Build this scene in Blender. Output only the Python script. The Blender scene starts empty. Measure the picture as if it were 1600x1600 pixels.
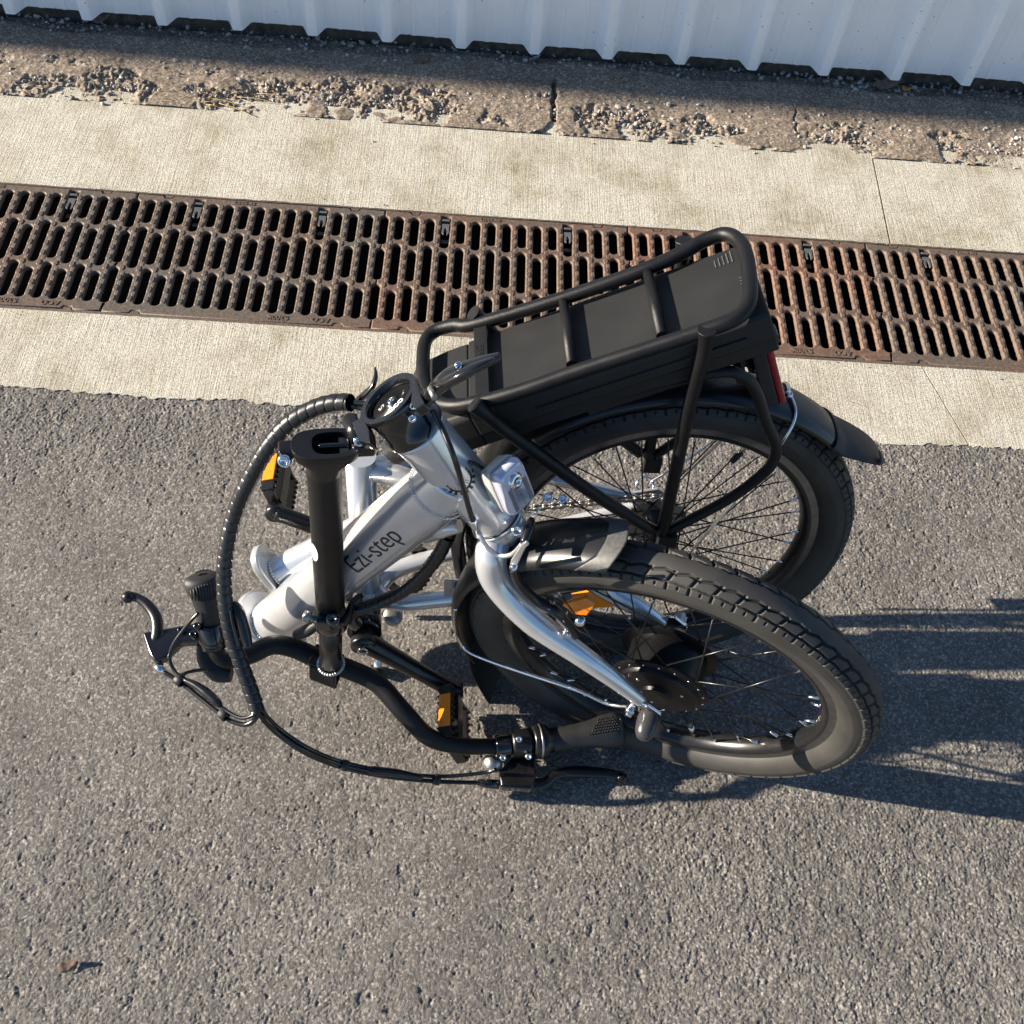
import bpy, bmesh, math, random
import numpy as np
from mathutils import Vector, Matrix, noise
random.seed(7); rng = np.random.default_rng(7)
sc = bpy.context.scene
col = sc.collection
PI = math.pi

# ------------------------------------------------------------------ camera, sky, sun, exposure
CAM_ROT = (0.566597184, -0.0674091610, 0.0236484011)
CAM_LOC = (0.700224530, -1.32012728, 1.45494574)
cd = bpy.data.cameras.new('camera'); cam = bpy.data.objects.new('camera', cd); col.objects.link(cam)
cam.location = CAM_LOC; cam.rotation_euler = CAM_ROT
cd.sensor_width = 36; cd.sensor_height = 36; cd.lens = 36; cd.clip_start = 0.01; cd.clip_end = 500
sc.camera = cam
sc.render.resolution_x = 1024; sc.render.resolution_y = 1024

SUN_EL = math.radians(19); SUN_AZ = math.radians(-0.75)       # direction the light travels, from +x
w = bpy.data.worlds.new('World'); sc.world = w; w.use_nodes = True
nt = w.node_tree; nt.nodes.clear()
sky = nt.nodes.new('ShaderNodeTexSky'); sky.sky_type = 'NISHITA'; sky.sun_disc = False
sky.sun_elevation = SUN_EL; sky.dust_density = 0.0; sky.ozone_density = 4.0; sky.air_density = 1.0
to_sun = Vector((-math.cos(SUN_AZ) * math.cos(SUN_EL), -math.sin(SUN_AZ) * math.cos(SUN_EL), math.sin(SUN_EL)))
sky.sun_rotation = math.atan2(to_sun.x, to_sun.y)
bg = nt.nodes.new('ShaderNodeBackground'); bg.inputs[1].default_value = 0.058
wo = nt.nodes.new('ShaderNodeOutputWorld')
nt.links.new(sky.outputs[0], bg.inputs[0]); nt.links.new(bg.outputs[0], wo.inputs[0])
sd = bpy.data.lights.new('sun', 'SUN'); sd.energy = 5.0; sd.angle = math.radians(0.5); sd.color = (1, 0.89, 0.74)
so = bpy.data.objects.new('sun', sd); col.objects.link(so)
so.rotation_euler = to_sun.to_track_quat('Z', 'Y').to_euler(); so.location = to_sun * 20
sc.view_settings.view_transform = 'Standard'; sc.view_settings.look = 'None'
sc.view_settings.exposure = 1.56; sc.view_settings.gamma = 1

# ------------------------------------------------------------------ measured frames
def V(*a): return Vector(a)
_R = Matrix.Rotation(CAM_ROT[2], 3, 'Z') @ Matrix.Rotation(CAM_ROT[1], 3, 'Y') @ Matrix.Rotation(CAM_ROT[0], 3, 'X')
_C = Vector(CAM_LOC)
def _ray(u, v): return _R @ Vector(((u - 800) / 1600, (800 - v) / 1600, -1))
def G(u, v, z):                                   # surveyed point of the photograph at height z
    d = _ray(u, v); return _C + d * ((z - _C.z) / d.z)
def onplane(u, v, c, n):
    d = _ray(u, v); return _C + d * ((c - _C).dot(n) / d.dot(n))
def frame(x, y, z, yaw, lean):
    a = V(math.cos(yaw), math.sin(yaw), 0)
    n = V(-math.sin(yaw) * math.cos(lean), math.cos(yaw) * math.cos(lean), math.sin(lean))
    return V(x, y, z), a, n, a.cross(n)
FF = frame(.9615, -.7845, .268, -.3286, .0314)    # front wheel: hub centre, along, axle, up
RR = frame(.9642, -.5852, .2647, .045, -.1741)    # rear wheel
def FP(u, v, o=0): return onplane(u, v, FF[0] + o * FF[2], FF[2])
def RP(u, v, o=0): return onplane(u, v, RR[0] + o * RR[2], RR[2])
def FW(a, b, o=0): return FF[0] + a * FF[1] + b * FF[3] + o * FF[2]
def RW(a, b, o=0): return RR[0] + a * RR[1] + b * RR[3] + o * RR[2]
KN = (RR[3] - .492 * RR[1]).normalized(); KP0 = RW(0, .423, 0)          # luggage rack plane
KA = RR[2].cross(KN).normalized()
if KA.dot(RR[1]) < 0: KA = -KA
def KP(u, v, d=0): return onplane(u, v, KP0 - d * KN, KN)

# ------------------------------------------------------------------ materials
MATS = {}
def _new(name):
    m = bpy.data.materials.new(name); m.use_nodes = True
    return m, m.node_tree, m.node_tree.nodes['Principled BSDF']
def N(t, kind, **kw):
    n = t.nodes.new(kind)
    for k, v in kw.items():
        if k.startswith('i_'): n.inputs[k[2:].replace('_', ' ')].default_value = v
        else: setattr(n, k, v)
    return n
def ramp(t, src, stops):
    r = t.nodes.new('ShaderNodeValToRGB'); e = r.color_ramp.elements
    while len(e) < len(stops): e.new(0.5)
    for k, (p, c) in enumerate(stops):
        e[k].position = p; e[k].color = (c, c, c, 1) if not isinstance(c, tuple) else (*c, 1)
    t.links.new(src, r.inputs[0]); return r
def mat(name, base, rough=.5, metal=0, coat=0, var=.12, vscale=60, bump=0, bscale=400, spec=.5, **kw):
    m, t, b = _new(name)
    L = t.links.new
    tc = N(t, 'ShaderNodeTexCoord')
    n1 = N(t, 'ShaderNodeTexNoise', i_Scale=vscale, i_Detail=5)
    L(tc.outputs['Object'], n1.inputs['Vector'])
    lo = tuple(c * (1 - var) for c in base); hi = tuple(min(1, c * (1 + var)) for c in base)
    r = ramp(t, n1.outputs[0], [(.3, lo), (.7, hi)]); L(r.outputs[0], b.inputs['Base Color'])
    n2 = N(t, 'ShaderNodeTexNoise', i_Scale=vscale * .6, i_Detail=6); L(tc.outputs['Object'], n2.inputs['Vector'])
    r2 = ramp(t, n2.outputs[0], [(.3, max(.02, rough * .85)), (.75, min(1, rough * 1.2))]); L(r2.outputs[0], b.inputs['Roughness'])
    b.inputs['Metallic'].default_value = metal; b.inputs['Coat Weight'].default_value = coat
    b.inputs['Coat Roughness'].default_value = .12
    b.inputs['Specular IOR Level'].default_value = spec
    if bump:
        n3 = N(t, 'ShaderNodeTexNoise', i_Scale=bscale, i_Detail=3); L(tc.outputs['Object'], n3.inputs['Vector'])
        bp = N(t, 'ShaderNodeBump', i_Strength=bump, i_Distance=.0006); L(n3.outputs[0], bp.inputs['Height']); L(bp.outputs[0], b.inputs['Normal'])
    for k, v in kw.items(): b.inputs[k].default_value = v
    MATS[name] = m; return m
silver = mat('silver_paint', (.62, .63, .65), .23, .6, .6, .04, 30, .12, 900)
brushed = mat('brushed_alloy', (.52, .52, .53), .42, .8, 0, .1, 80, .15, 600)
weldm = mat('weld_alloy', (.5, .5, .5), .4, .9, 0, .1, 200)
chrome = mat('chrome', (.75, .75, .76), .14, 1, 0, .05, 100)
steel = mat('dull_steel', (.35, .34, .33), .4, .9, 0, .15, 120)
blacktube = mat('black_powder_coat', (.006, .006, .0066), .40, 0, .0, .15, 60, .5, 1500, .32)
blacksat = mat('black_satin_alloy', (.008, .008, .009), .30, .1, .1, .15, 60, .15, 900)
blackgloss = mat('black_gloss', (.008, .008, .009), .13, 0, .5, .2, 40)
blackmatt = mat('black_matt_plastic', (.014, .014, .016), .52, 0, 0, .15, 50, .4, 1800)
battm = mat('battery_plastic', (.015, .015, .015), .48, 0, 0, .12, 25, .35, 2500, .35)
rubber = mat('tyre_rubber', (.034, .032, .029), .62, 0, 0, .25, 25, .5, 900)
griprub = mat('grip_rubber', (.014, .014, .015), .5, 0, 0, .15, 60, .4, 1200)
cablem = mat('cable_housing', (.007, .007, .008), .25, 0, .15, .1, 60)
wrapm = mat('spiral_wrap_plastic', (.010, .010, .011), .33, 0, .12, .12, 60, .1, 700)
fendm = mat('mudguard_plastic', (.008, .008, .009), .33, 0, .2, .15, 30, .1, 800)
fendend = mat('scuffed_mudguard_alloy', (.085, .085, .082), .5, .3, 0, .25, 220, .5, 1500)
rimm = mat('black_rim', (.016, .016, .017), .3, .4, .1, .15, 60)
brakesurf = mat('machined_rim', (.17, .17, .17), .3, .85, 0, .15, 90)
orange = mat('orange_reflector', (.92, .26, .006), .18, 0, .6, .12, 500, .9, 900)
orange.node_tree.nodes['Principled BSDF'].inputs['Emission Strength'].default_value = 0
redm = mat('red_lens', (.32, .008, .012), .12, 0, .6, .15, 300, .3, 900)
lens = mat('clear_lens', (.55, .55, .66), .18, .2, .9, .04, 200, .2, 300)
lampbody = mat('silver_lamp_plastic', (.42, .42, .41), .4, .3, 0, .06, 60, .1, 900)
whitem = mat('white_print', (.75, .75, .73), .5)
inkm = mat('black_print', (.012, .012, .012), .4)
orangeprint = mat('copper_print', (.5, .16, .04), .4)
brassm = mat('brass', (.45, .33, .16), .35, .9)
rawred = mat('rusty_brown_paint', (.10, .03, .02), .4)
leafm = mat('dry_leaf', (.13, .085, .06), .75, 0, 0, .4, 90)
leafo = mat('orange_leaf', (.38, .17, .04), .7, 0, 0, .3, 90)
strawm = mat('dry_straw', (.42, .30, .12), .7, 0, 0, .3, 90)
soilm = mat('dark_soil', (.06, .05, .042), .95, 0, 0, .5, 60, 1, 120)

def stone_mat(name, stops, scale, dist=.002, strength=1.0, patches=None, rough=.85, stretch=None):
    m, t, b = _new(name); L = t.links.new
    tc = N(t, 'ShaderNodeTexCoord'); src = tc.outputs['Object']
    vo = N(t, 'ShaderNodeTexVoronoi', i_Scale=scale); L(src, vo.inputs['Vector'])
    sep = N(t, 'ShaderNodeSeparateColor'); L(vo.outputs['Color'], sep.inputs[0])
    cr = ramp(t, sep.outputs[0], stops)
    nz = N(t, 'ShaderNodeTexNoise', i_Scale=scale * 2.2, i_Detail=4); L(src, nz.inputs['Vector'])
    big = N(t, 'ShaderNodeTexNoise', i_Scale=6, i_Detail=6, i_Roughness=.65); L(src, big.inputs['Vector'])
    r3 = ramp(t, big.outputs[0], [(.3, .74), (.7, 1.17)])
    mx = N(t, 'ShaderNodeMix', data_type='RGBA', blend_type='MULTIPLY'); mx.inputs[0].default_value = 1
    L(cr.outputs[0], mx.inputs[6]); L(r3.outputs[0], mx.inputs[7])
    r4 = ramp(t, nz.outputs[0], [(.35, .82), (.65, 1.12)])
    mx2 = N(t, 'ShaderNodeMix', data_type='RGBA', blend_type='MULTIPLY'); mx2.inputs[0].default_value = 1
    L(mx.outputs[2], mx2.inputs[6]); L(r4.outputs[0], mx2.inputs[7])
    out = mx2.outputs[2]
    L(out, b.inputs['Base Color']); b.inputs['Roughness'].default_value = rough
    bp = N(t, 'ShaderNodeBump', i_Strength=strength, i_Distance=dist)
    L(nz.outputs[0], bp.inputs['Height']); L(bp.outputs[0], b.inputs['Normal'])
    return m, t, b, out
asphaltm, *_ = stone_mat('weathered_asphalt', [(0, (.100, .093, .084)), (.35, (.142, .130, .116)), (.75, (.185, .168, .149)), (1, (.34, .31, .275))], 330, .0012, .8)
stripm, *_ = stone_mat('old_rough_concrete', [(0, (.13, .10, .075)), (.4, (.20, .155, .115)), (.8, (.29, .23, .17)), (1, (.42, .37, .31))], 260, .0015, .9)
pebm, *_ = stone_mat('loose_gravel', [(0, (.18, .16, .14)), (.6, (.33, .31, .28)), (1, (.5, .48, .45))], 90, .001, .6)
# concrete with a broomed finish across the drain
m, t, b = _new('broomed_concrete'); L = t.links.new
tc = N(t, 'ShaderNodeTexCoord'); mp = N(t, 'ShaderNodeMapping'); mp.inputs['Scale'].default_value = (1, .022, 1)
L(tc.outputs['Object'], mp.inputs[0])
br = N(t, 'ShaderNodeTexNoise', i_Scale=420, i_Detail=5, i_Roughness=.75); L(mp.outputs[0], br.inputs['Vector'])
gr = N(t, 'ShaderNodeTexNoise', i_Scale=310, i_Detail=5, i_Roughness=.7); L(tc.outputs['Object'], gr.inputs['Vector'])
pa = N(t, 'ShaderNodeTexNoise', i_Scale=7, i_Detail=9, i_Roughness=.68); L(tc.outputs['Object'], pa.inputs['Vector'])
pc = ramp(t, pa.outputs[0], [(.30, (.28, .24, .165)), (.42, (.40, .365, .285)), (.56, (.49, .46, .385)), (.72, (.44, .40, .315))])
gc = ramp(t, gr.outputs[0], [(.38, .52), (.46, .92), (.58, 1.22)])
mx = N(t, 'ShaderNodeMix', data_type='RGBA', blend_type='MULTIPLY'); mx.inputs[0].default_value = 1
L(pc.outputs[0], mx.inputs[6]); L(gc.outputs[0], mx.inputs[7]); L(mx.outputs[2], b.inputs['Base Color'])
st_ = ramp(t, br.outputs[0], [(.36, .74), (.5, 1.0), (.64, 1.10)]); mx3 = N(t, 'ShaderNodeMix', data_type='RGBA', blend_type='MULTIPLY'); mx3.inputs[0].default_value = 1
L(mx.outputs[2], mx3.inputs[6]); L(st_.outputs[0], mx3.inputs[7]); L(mx3.outputs[2], b.inputs['Base Color'])
ad = N(t, 'ShaderNodeMath', operation='MULTIPLY_ADD'); L(gr.outputs[0], ad.inputs[0]); ad.inputs[1].default_value = .6; L(br.outputs[0], ad.inputs[2])
bp = N(t, 'ShaderNodeBump', i_Strength=.9, i_Distance=.0024); L(ad.outputs[0], bp.inputs['Height']); L(bp.outputs[0], b.inputs['Normal'])
b.inputs['Roughness'].default_value = .85; concm = m
# rusty cast iron
m, t, b = _new('rusty_cast_iron'); L = t.links.new
tc = N(t, 'ShaderNodeTexCoord'); oi = N(t, 'ShaderNodeObjectInfo')
gm = N(t, 'ShaderNodeNewGeometry')
n1 = N(t, 'ShaderNodeTexNoise', i_Scale=3.2, i_Detail=6, i_Roughness=.6); L(gm.outputs['Position'], n1.inputs['Vector'])
n2 = N(t, 'ShaderNodeTexNoise', i_Scale=160, i_Detail=5, i_Roughness=.7); L(gm.outputs['Position'], n2.inputs['Vector'])
at = N(t, 'ShaderNodeAttribute', attribute_type='OBJECT', attribute_name='rust')
ad = N(t, 'ShaderNodeMath', operation='ADD'); L(n1.outputs[0], ad.inputs[0]); L(at.outputs['Fac'], ad.inputs[1])
c1 = ramp(t, ad.outputs[0], [(.35, (.115, .094, .075)), (.55, (.135, .092, .066)), (.80, (.195, .098, .060))])
c2 = ramp(t, n2.outputs[0], [(.33, .62), (.5, 1.0), (.68, 1.35)])
mx = N(t, 'ShaderNodeMix', data_type='RGBA', blend_type='MULTIPLY'); mx.inputs[0].default_value = 1
L(c1.outputs[0], mx.inputs[6]); L(c2.outputs[0], mx.inputs[7]); L(mx.outputs[2], b.inputs['Base Color'])
bp = N(t, 'ShaderNodeBump', i_Strength=.8, i_Distance=.0008); L(n2.outputs[0], bp.inputs['Height']); L(bp.outputs[0], b.inputs['Normal'])
b.inputs['Roughness'].default_value = .62; b.inputs['Metallic'].default_value = .15; ironm = m
# painted corrugated steel with specks of dirt
m, t, b = _new('painted_corrugated_steel'); L = t.links.new
tc = N(t, 'ShaderNodeTexCoord')
vo = N(t, 'ShaderNodeTexVoronoi', i_Scale=38, i_Randomness=1); L(tc.outputs['Object'], vo.inputs['Vector'])
dr = ramp(t, vo.outputs['Distance'], [(.0, .35), (.055, .5), (.085, 1.0)])
n1 = N(t, 'ShaderNodeTexNoise', i_Scale=9, i_Detail=8, i_Roughness=.7); L(tc.outputs['Object'], n1.inputs['Vector'])
c1 = ramp(t, n1.outputs[0], [(.3, (.86, .87, .89)), (.7, (.93, .94, .96))])
mx = N(t, 'ShaderNodeMix', data_type='RGBA', blend_type='MULTIPLY'); mx.inputs[0].default_value = 1
L(c1.outputs[0], mx.inputs[6]); L(dr.outputs[0], mx.inputs[7]); L(mx.outputs[2], b.inputs['Base Color'])
b.inputs['Roughness'].default_value = .42; fencem = m

# ------------------------------------------------------------------ mesh helpers
class MB:
    def __init__(s): s.v = []; s.f = []; s.sm = []; s.mi = []
    def add(s, vs, fs, smooth=True, mi=0):
        o = len(s.v); s.v += [tuple(v) for v in vs]
        s.f += [tuple(i + o for i in f) for f in fs]; s.sm += [smooth] * len(fs); s.mi += [mi] * len(fs)
        return s
    def tube(s, pts, r, seg=14, sub=6, closed=False, caps=True, smooth_path=True, flat=1, up=None, mi=0):
        pts = [Vector(p) for p in pts]; n = len(pts)
        rs = list(r) if isinstance(r, (list, tuple)) else [r] * n
        P = []; Rr = []
        if smooth_path and n > 2 or closed:
            m_ = n if closed else n - 1
            for i in range(m_):
                if closed: q = [pts[(i + k) % n] for k in (-1, 0, 1, 2)]; rr = [rs[(i + k) % n] for k in (0, 1)]
                else:
                    q = [pts[max(0, i - 1)], pts[i], pts[i + 1], pts[min(n - 1, i + 2)]]; rr = [rs[i], rs[i + 1]]
                for k in range(sub):
                    t = k / sub
                    P.append(.5 * ((2 * q[1]) + (q[2] - q[0]) * t + (2 * q[0] - 5 * q[1] + 4 * q[2] - q[3]) * t * t + (3 * q[1] - q[0] - 3 * q[2] + q[3]) * t ** 3))
                    Rr.append(rr[0] * (1 - t) + rr[1] * t)
            if not closed: P.append(pts[-1]); Rr.append(rs[-1])
        else: P, Rr = pts, rs
        m_ = len(P); T = []
        for i in range(m_):
            a = P[(i - 1) % m_] if closed else P[max(0, i - 1)]; c = P[(i + 1) % m_] if closed else P[min(m_ - 1, i + 1)]
            d = (c - a); T.append(d.normalized() if d.length > 1e-9 else V(0, 0, 1))
        if up is None:
            up = V(0, 0, 1) if abs(T[0].z) < .9 else V(1, 0, 0)
        x = (up - T[0] * up.dot(T[0])).normalized(); vs = []
        for i in range(m_):
            x = (x - T[i] * x.dot(T[i])).normalized(); y = T[i].cross(x)
            for k in range(seg):
                a = 2 * PI * k / seg
                vs.append(P[i] + Rr[i] * (math.cos(a) * x * flat + math.sin(a) * y))
        fs = []
        for i in range(m_ if closed else m_ - 1):
            j = (i + 1) % m_
            for k in range(seg):
                k2 = (k + 1) % seg; fs.append((i * seg + k, i * seg + k2, j * seg + k2, j * seg + k))
        s.add(vs, fs, True, mi)
        if caps and not closed:
            o = len(s.v) - len(vs)
            s.f.append(tuple(o + k for k in range(seg))[::-1]); s.sm.append(False); s.mi.append(mi)
            s.f.append(tuple(o + (m_ - 1) * seg + k for k in range(seg))); s.sm.append(False); s.mi.append(mi)
        return s
    def cyl(s, a, b, r1, r2=None, seg=20, mi=0): return s.tube([a, b], [r1, r1 if r2 is None else r2], seg, smooth_path=False, mi=mi)
    def lathe(s, c, ax, prof, seg=32, smooth=True, xdir=None, mi=0, arc=None):
        ax = Vector(ax).normalized(); x = Vector(xdir) if xdir is not None else (V(0, 0, 1) if abs(ax.z) < .9 else V(1, 0, 0))
        x = (x - ax * x.dot(ax)).normalized(); y = ax.cross(x); vs = []; fs = []; c = Vector(c)
        for k in range(seg):
            a = 2 * PI * k / seg; d = math.cos(a) * x + math.sin(a) * y
            for (r, h) in prof: vs.append(c + d * r + ax * h)
        m_ = len(prof)
        for k in range(seg):
            k2 = (k + 1) % seg
            for i in range(m_ - 1): fs.append((k * m_ + i, k2 * m_ + i, k2 * m_ + i + 1, k * m_ + i + 1))
        return s.add(vs, fs, smooth, mi)
    def box(s, c, X, Y, Z, taper=1, mi=0):            # half-extent vectors
        c, X, Y, Z = map(Vector, (c, X, Y, Z)); vs = []
        for k in (-1, 1):
            f = taper if k == 1 else 1
            for (i, j) in ((-1, -1), (1, -1), (1, 1), (-1, 1)): vs.append(c + f * (i * X + j * Y) + k * Z)
        return s.add(vs, [(3, 2, 1, 0), (4, 5, 6, 7), (0, 1, 5, 4), (1, 2, 6, 5), (2, 3, 7, 6), (3, 0, 4, 7)], False, mi)
    def prism(s, poly, d, mi=0):
        n = len(poly); poly = [Vector(p) for p in poly]; d = Vector(d)
        vs = poly + [p + d for p in poly]
        return s.add(vs, [tuple(range(n))[::-1], tuple(range(n, 2 * n))] + [(i, (i + 1) % n, (i + 1) % n + n, i + n) for i in range(n)], False, mi)
    def bolt(s, c, ax, r=.004, h=.004, mi=0):
        ax = Vector(ax).normalized()
        s.lathe(c, ax, [(0, h * .55), (r * .45, h * .55), (r * .45, h), (r * .8, h), (r, h * .7), (r, -h)], 16, True, mi=mi); return s
    def build(s, name, m, parent=None, bevel=0, bseg=2, auto=False):
        me = bpy.data.meshes.new(name); me.from_pydata(s.v, [], s.f); me.update()
        bm = bmesh.new(); bm.from_mesh(me); bmesh.ops.recalc_face_normals(bm, faces=bm.faces); bm.to_mesh(me); bm.free()
        me.polygons.foreach_set('use_smooth', s.sm); me.polygons.foreach_set('material_index', s.mi)
        for q in (m if isinstance(m, (list, tuple)) else [m]): me.materials.append(q)
        o = bpy.data.objects.new(name, me); col.objects.link(o)
        if parent is not None: o.parent = parent
        if bevel:
            b = o.modifiers.new('bevel', 'BEVEL'); b.width = bevel; b.segments = bseg; b.limit_method = 'ANGLE'; b.angle_limit = math.radians(35)
            b.harden_normals = False
            me.polygons.foreach_set('use_smooth', [True] * len(me.polygons))
            wn = o.modifiers.new('wn', 'WEIGHTED_NORMAL'); wn.keep_sharp = True
        return o
def tag(o, label=None, cat=None, group=None, kind=None):
    if label: o['label'] = label
    if cat: o['category'] = cat
    if group: o['group'] = group
    if kind: o['kind'] = kind
    return o
def grid_mesh(name, X, Y, Z, m):
    ny, nx = X.shape
    me = bpy.data.meshes.new(name)
    co = np.stack([X, Y, Z], -1).reshape(-1, 3).astype(np.float32)
    i = np.arange(ny * nx).reshape(ny, nx)
    q = np.stack([i[:-1, :-1], i[:-1, 1:], i[1:, 1:], i[1:, :-1]], -1).reshape(-1, 4).astype(np.int32)
    me.vertices.add(len(co)); me.vertices.foreach_set('co', co.ravel())
    me.loops.add(q.size); me.loops.foreach_set('vertex_index', q.ravel())
    me.polygons.add(len(q)); me.polygons.foreach_set('loop_start', np.arange(0, q.size, 4, dtype=np.int32))
    me.update(calc_edges=True); me.validate()
    me.polygons.foreach_set('use_smooth', [True] * len(me.polygons))
    me.materials.append(m); o = bpy.data.objects.new(name, me); col.objects.link(o); return o
def text_mesh(txt, size, name, m, parent, origin, xdir, ydir, depth=.0004, align='LEFT', bend=None, weight=0, spacing=1):
    cu = bpy.data.curves.new(name, 'FONT'); cu.body = txt; cu.size = size; cu.extrude = depth / 2; cu.align_x = align; cu.offset = weight
    cu.space_character = spacing
    tmp = bpy.data.objects.new('tmp', cu); col.objects.link(tmp)
    dg = bpy.context.evaluated_depsgraph_get(); me = bpy.data.meshes.new_from_object(tmp.evaluated_get(dg))
    bpy.data.objects.remove(tmp)
    if bend:
        bm = bmesh.new(); bm.from_mesh(me); bmesh.ops.triangulate(bm, faces=bm.faces[:])
        for _ in range(3):
            bmesh.ops.subdivide_edges(bm, edges=[e for e in bm.edges if e.calc_length() > size * .07], cuts=1); bmesh.ops.triangulate(bm, faces=bm.faces[:])
        bm.to_mesh(me); bm.free()
    x = Vector(xdir).normalized(); y = Vector(ydir); y = (y - x * y.dot(x)).normalized(); z = x.cross(y); o0 = Vector(origin)
    for v in me.vertices:
        p = v.co.copy()
        v.co = bend(p) if bend else o0 + x * p.x + y * p.y + z * p.z
    me.materials.clear(); me.materials.append(m); me.name = name
    o = bpy.data.objects.new(name, me); col.objects.link(o)
    if parent is not None: o.parent = parent
    return o

# ------------------------------------------------------------------ noise on grids
def vnoise(X, Y, s, seed):
    r = np.random.default_rng(seed); T = r.random((256, 256))
    x = X / s; y = Y / s; xi = np.floor(x).astype(int); yi = np.floor(y).astype(int); fx = x - xi; fy = y - yi
    fx = fx * fx * (3 - 2 * fx); fy = fy * fy * (3 - 2 * fy)
    g = lambda a, b: T[a % 256, b % 256]
    return (g(xi, yi) * (1 - fx) + g(xi + 1, yi) * fx) * (1 - fy) + (g(xi, yi + 1) * (1 - fx) + g(xi + 1, yi + 1) * fx) * fy
def stones(X, Y, s, seed):
    r = np.random.default_rng(seed); M = 512; JX = r.random((M, M)); JY = r.random((M, M)); H = r.random((M, M))
    x = X / s; y = Y / s; xi = np.floor(x).astype(int); yi = np.floor(y).astype(int)
    best = np.full(X.shape, 9.); bh = np.zeros(X.shape); sec = np.full(X.shape, 9.)
    for dx in (-1, 0, 1):
        for dy in (-1, 0, 1):
            a = (xi + dx) % M; b_ = (yi + dy) % M
            d = np.hypot(xi + dx + JX[a, b_] - x, yi + dy + JY[a, b_] - y)
            nb = d < best; sec = np.where(nb, best, np.minimum(sec, d)); bh = np.where(nb, H[a, b_], bh); best = np.where(nb, d, best)
    return best, sec, bh

# ------------------------------------------------------------------ ground
X0, X1 = -.40, 2.05
nx = int((X1 - X0) / .00135); ny = int(1.06 / .00135)
X, Y = np.meshgrid(np.linspace(X0, X1, nx), np.linspace(-1.235, -.175, ny))
d1, d2, h1 = stones(X + .003 * vnoise(X, Y, .01, 1), Y + .003 * vnoise(X, Y, .01, 2), .0050, 3)
d3, d4, h3 = stones(X + .002 * vnoise(X, Y, .006, 6), Y, .0027, 5)
Z = .0012 * h1 + .0010 * np.clip((d2 - d1) * 1.7, 0, 1) + .0016 * (vnoise(X, Y, .013, 8) - .5) + (.0014 * h3 + .0008 * np.clip((d4 - d3) * 1.5, 0, 1)) * (.45 + .9 * vnoise(X, Y, .03, 9))
pit = np.clip((vnoise(X, Y, .013, 11) * .45 + vnoise(X, Y, .0060, 12) * .55 - .73) / .10, 0, 1); Z -= .0015 * pit
Z += .004 * (vnoise(X, Y, .35, 14) - .5) * np.clip(-(Y + .25) / .1, 0, 1)
thr = np.percentile(Z, 52); Z = np.where(Z > thr, thr + (.30 + .6 * np.clip((Y + .46) / .2, 0, 1)) * (Z - thr), Z)
Z *= .78; Z -= np.percentile(Z, 99.5) - .0016
edge = np.minimum.reduce([X - X0, X1 - X, Y + 1.235]); Z = np.where(edge < .004, -.004, Z)
o = tag(grid_mesh('asphalt_road', X, Y, Z, asphaltm), kind='structure')
mb = MB()
for (a, b_, c, d) in ((-60, X0, -60, -.175), (X1, 60, -60, -.175), (X0, X1, -60, -1.235)):
    mb.add([(a, c, -.004), (b_, c, -.004), (b_, d, -.004), (a, d, -.004)], [(0, 1, 2, 3)], False)
mb.add([(-60, 1.3, -.03), (60, 1.3, -.03), (60, 60, -.03), (-60, 60, -.03)], [(0, 1, 2, 3)], False)
tag(mb.build('ground', asphaltm), kind='structure')

# concrete slabs either side of the drain
def fn(x, s, seed): return noise.noise(V(x * s, seed * 7.3, 0))
def slab(name, far, near, top=.0026, bot=-.012):
    mb = MB(); n = len(far); vs = [(x, y, top) for x, y in far] + [(x, y, top) for x, y in near] + [(x, y, bot) for x, y in far] + [(x, y, bot) for x, y in near]
    fs = [(i, i + 1, n + i + 1, n + i) for i in range(n - 1)]
    fs += [(i, 2 * n + i, 2 * n + i + 1, i + 1) for i in range(n - 1)] + [(n + i, n + i + 1, 3 * n + i + 1, 3 * n + i) for i in range(n - 1)]
    fs += [(0, n, 3 * n, 2 * n), (n - 1, 3 * n - 1, 4 * n - 1, 2 * n - 1)]
    return tag(mb.add(vs, fs, False).build(name, concm), kind='structure')
def fy(x): return .640 + .006 * fn(x, 2.3, 1) + .009 * fn(x, 11, 2) + .007 * fn(x, 60, 3) + .004 * fn(x, 170, 4)
def ny_(x): return -.196 + .006 * fn(x, 3, 5) + .007 * fn(x, 12, 6) + .006 * fn(x, 45, 7) + .005 * fn(x, 130, 8)
def xs(a, b_, st=.006):
    out = [a]
    while out[-1] < b_ - st: out.append(out[-1] + (st if -.5 < out[-1] < 2.1 else .25))
    return out + [b_]
def jx(x): return x
for nm, a, b_ in (('concrete_far_side', -12, 1.5525), ('concrete_far_side', 1.5560, 12)):
    X_ = xs(a, b_)
    if a < 0: far = [(x + .010 * max(0, (x - 1.45) / .1025), fy(x)) for x in X_]
    else: far = [(x + .010 * max(0, 1 - (x - 1.556) / .1), fy(x)) for x in X_]
    slab(nm, far, [(x, .3275 + .0012 * fn(x, 60, 9)) for x in X_])
for nm, a, b_ in (('concrete_near_side', -12, 1), ('concrete_near_side', 1, 12)):
    if a < 0:
        X_ = xs(-12, 1.5545); far = [(x, -.0085 + .001 * fn(x, 50, 10)) for x in X_]
        near = [(x + (.052 * max(0, (x - 1.4) / .1545)), ny_(x)) for x in X_]
    else:
        X_ = xs(1.5575, 12); far = [(x, -.0085 + .001 * fn(x, 50, 10)) for x in X_]
        near = [(x + (.052 * max(0, 1 - (x - 1.5575) / .15)), ny_(x)) for x in X_]
    slab(nm, far, near)
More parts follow.
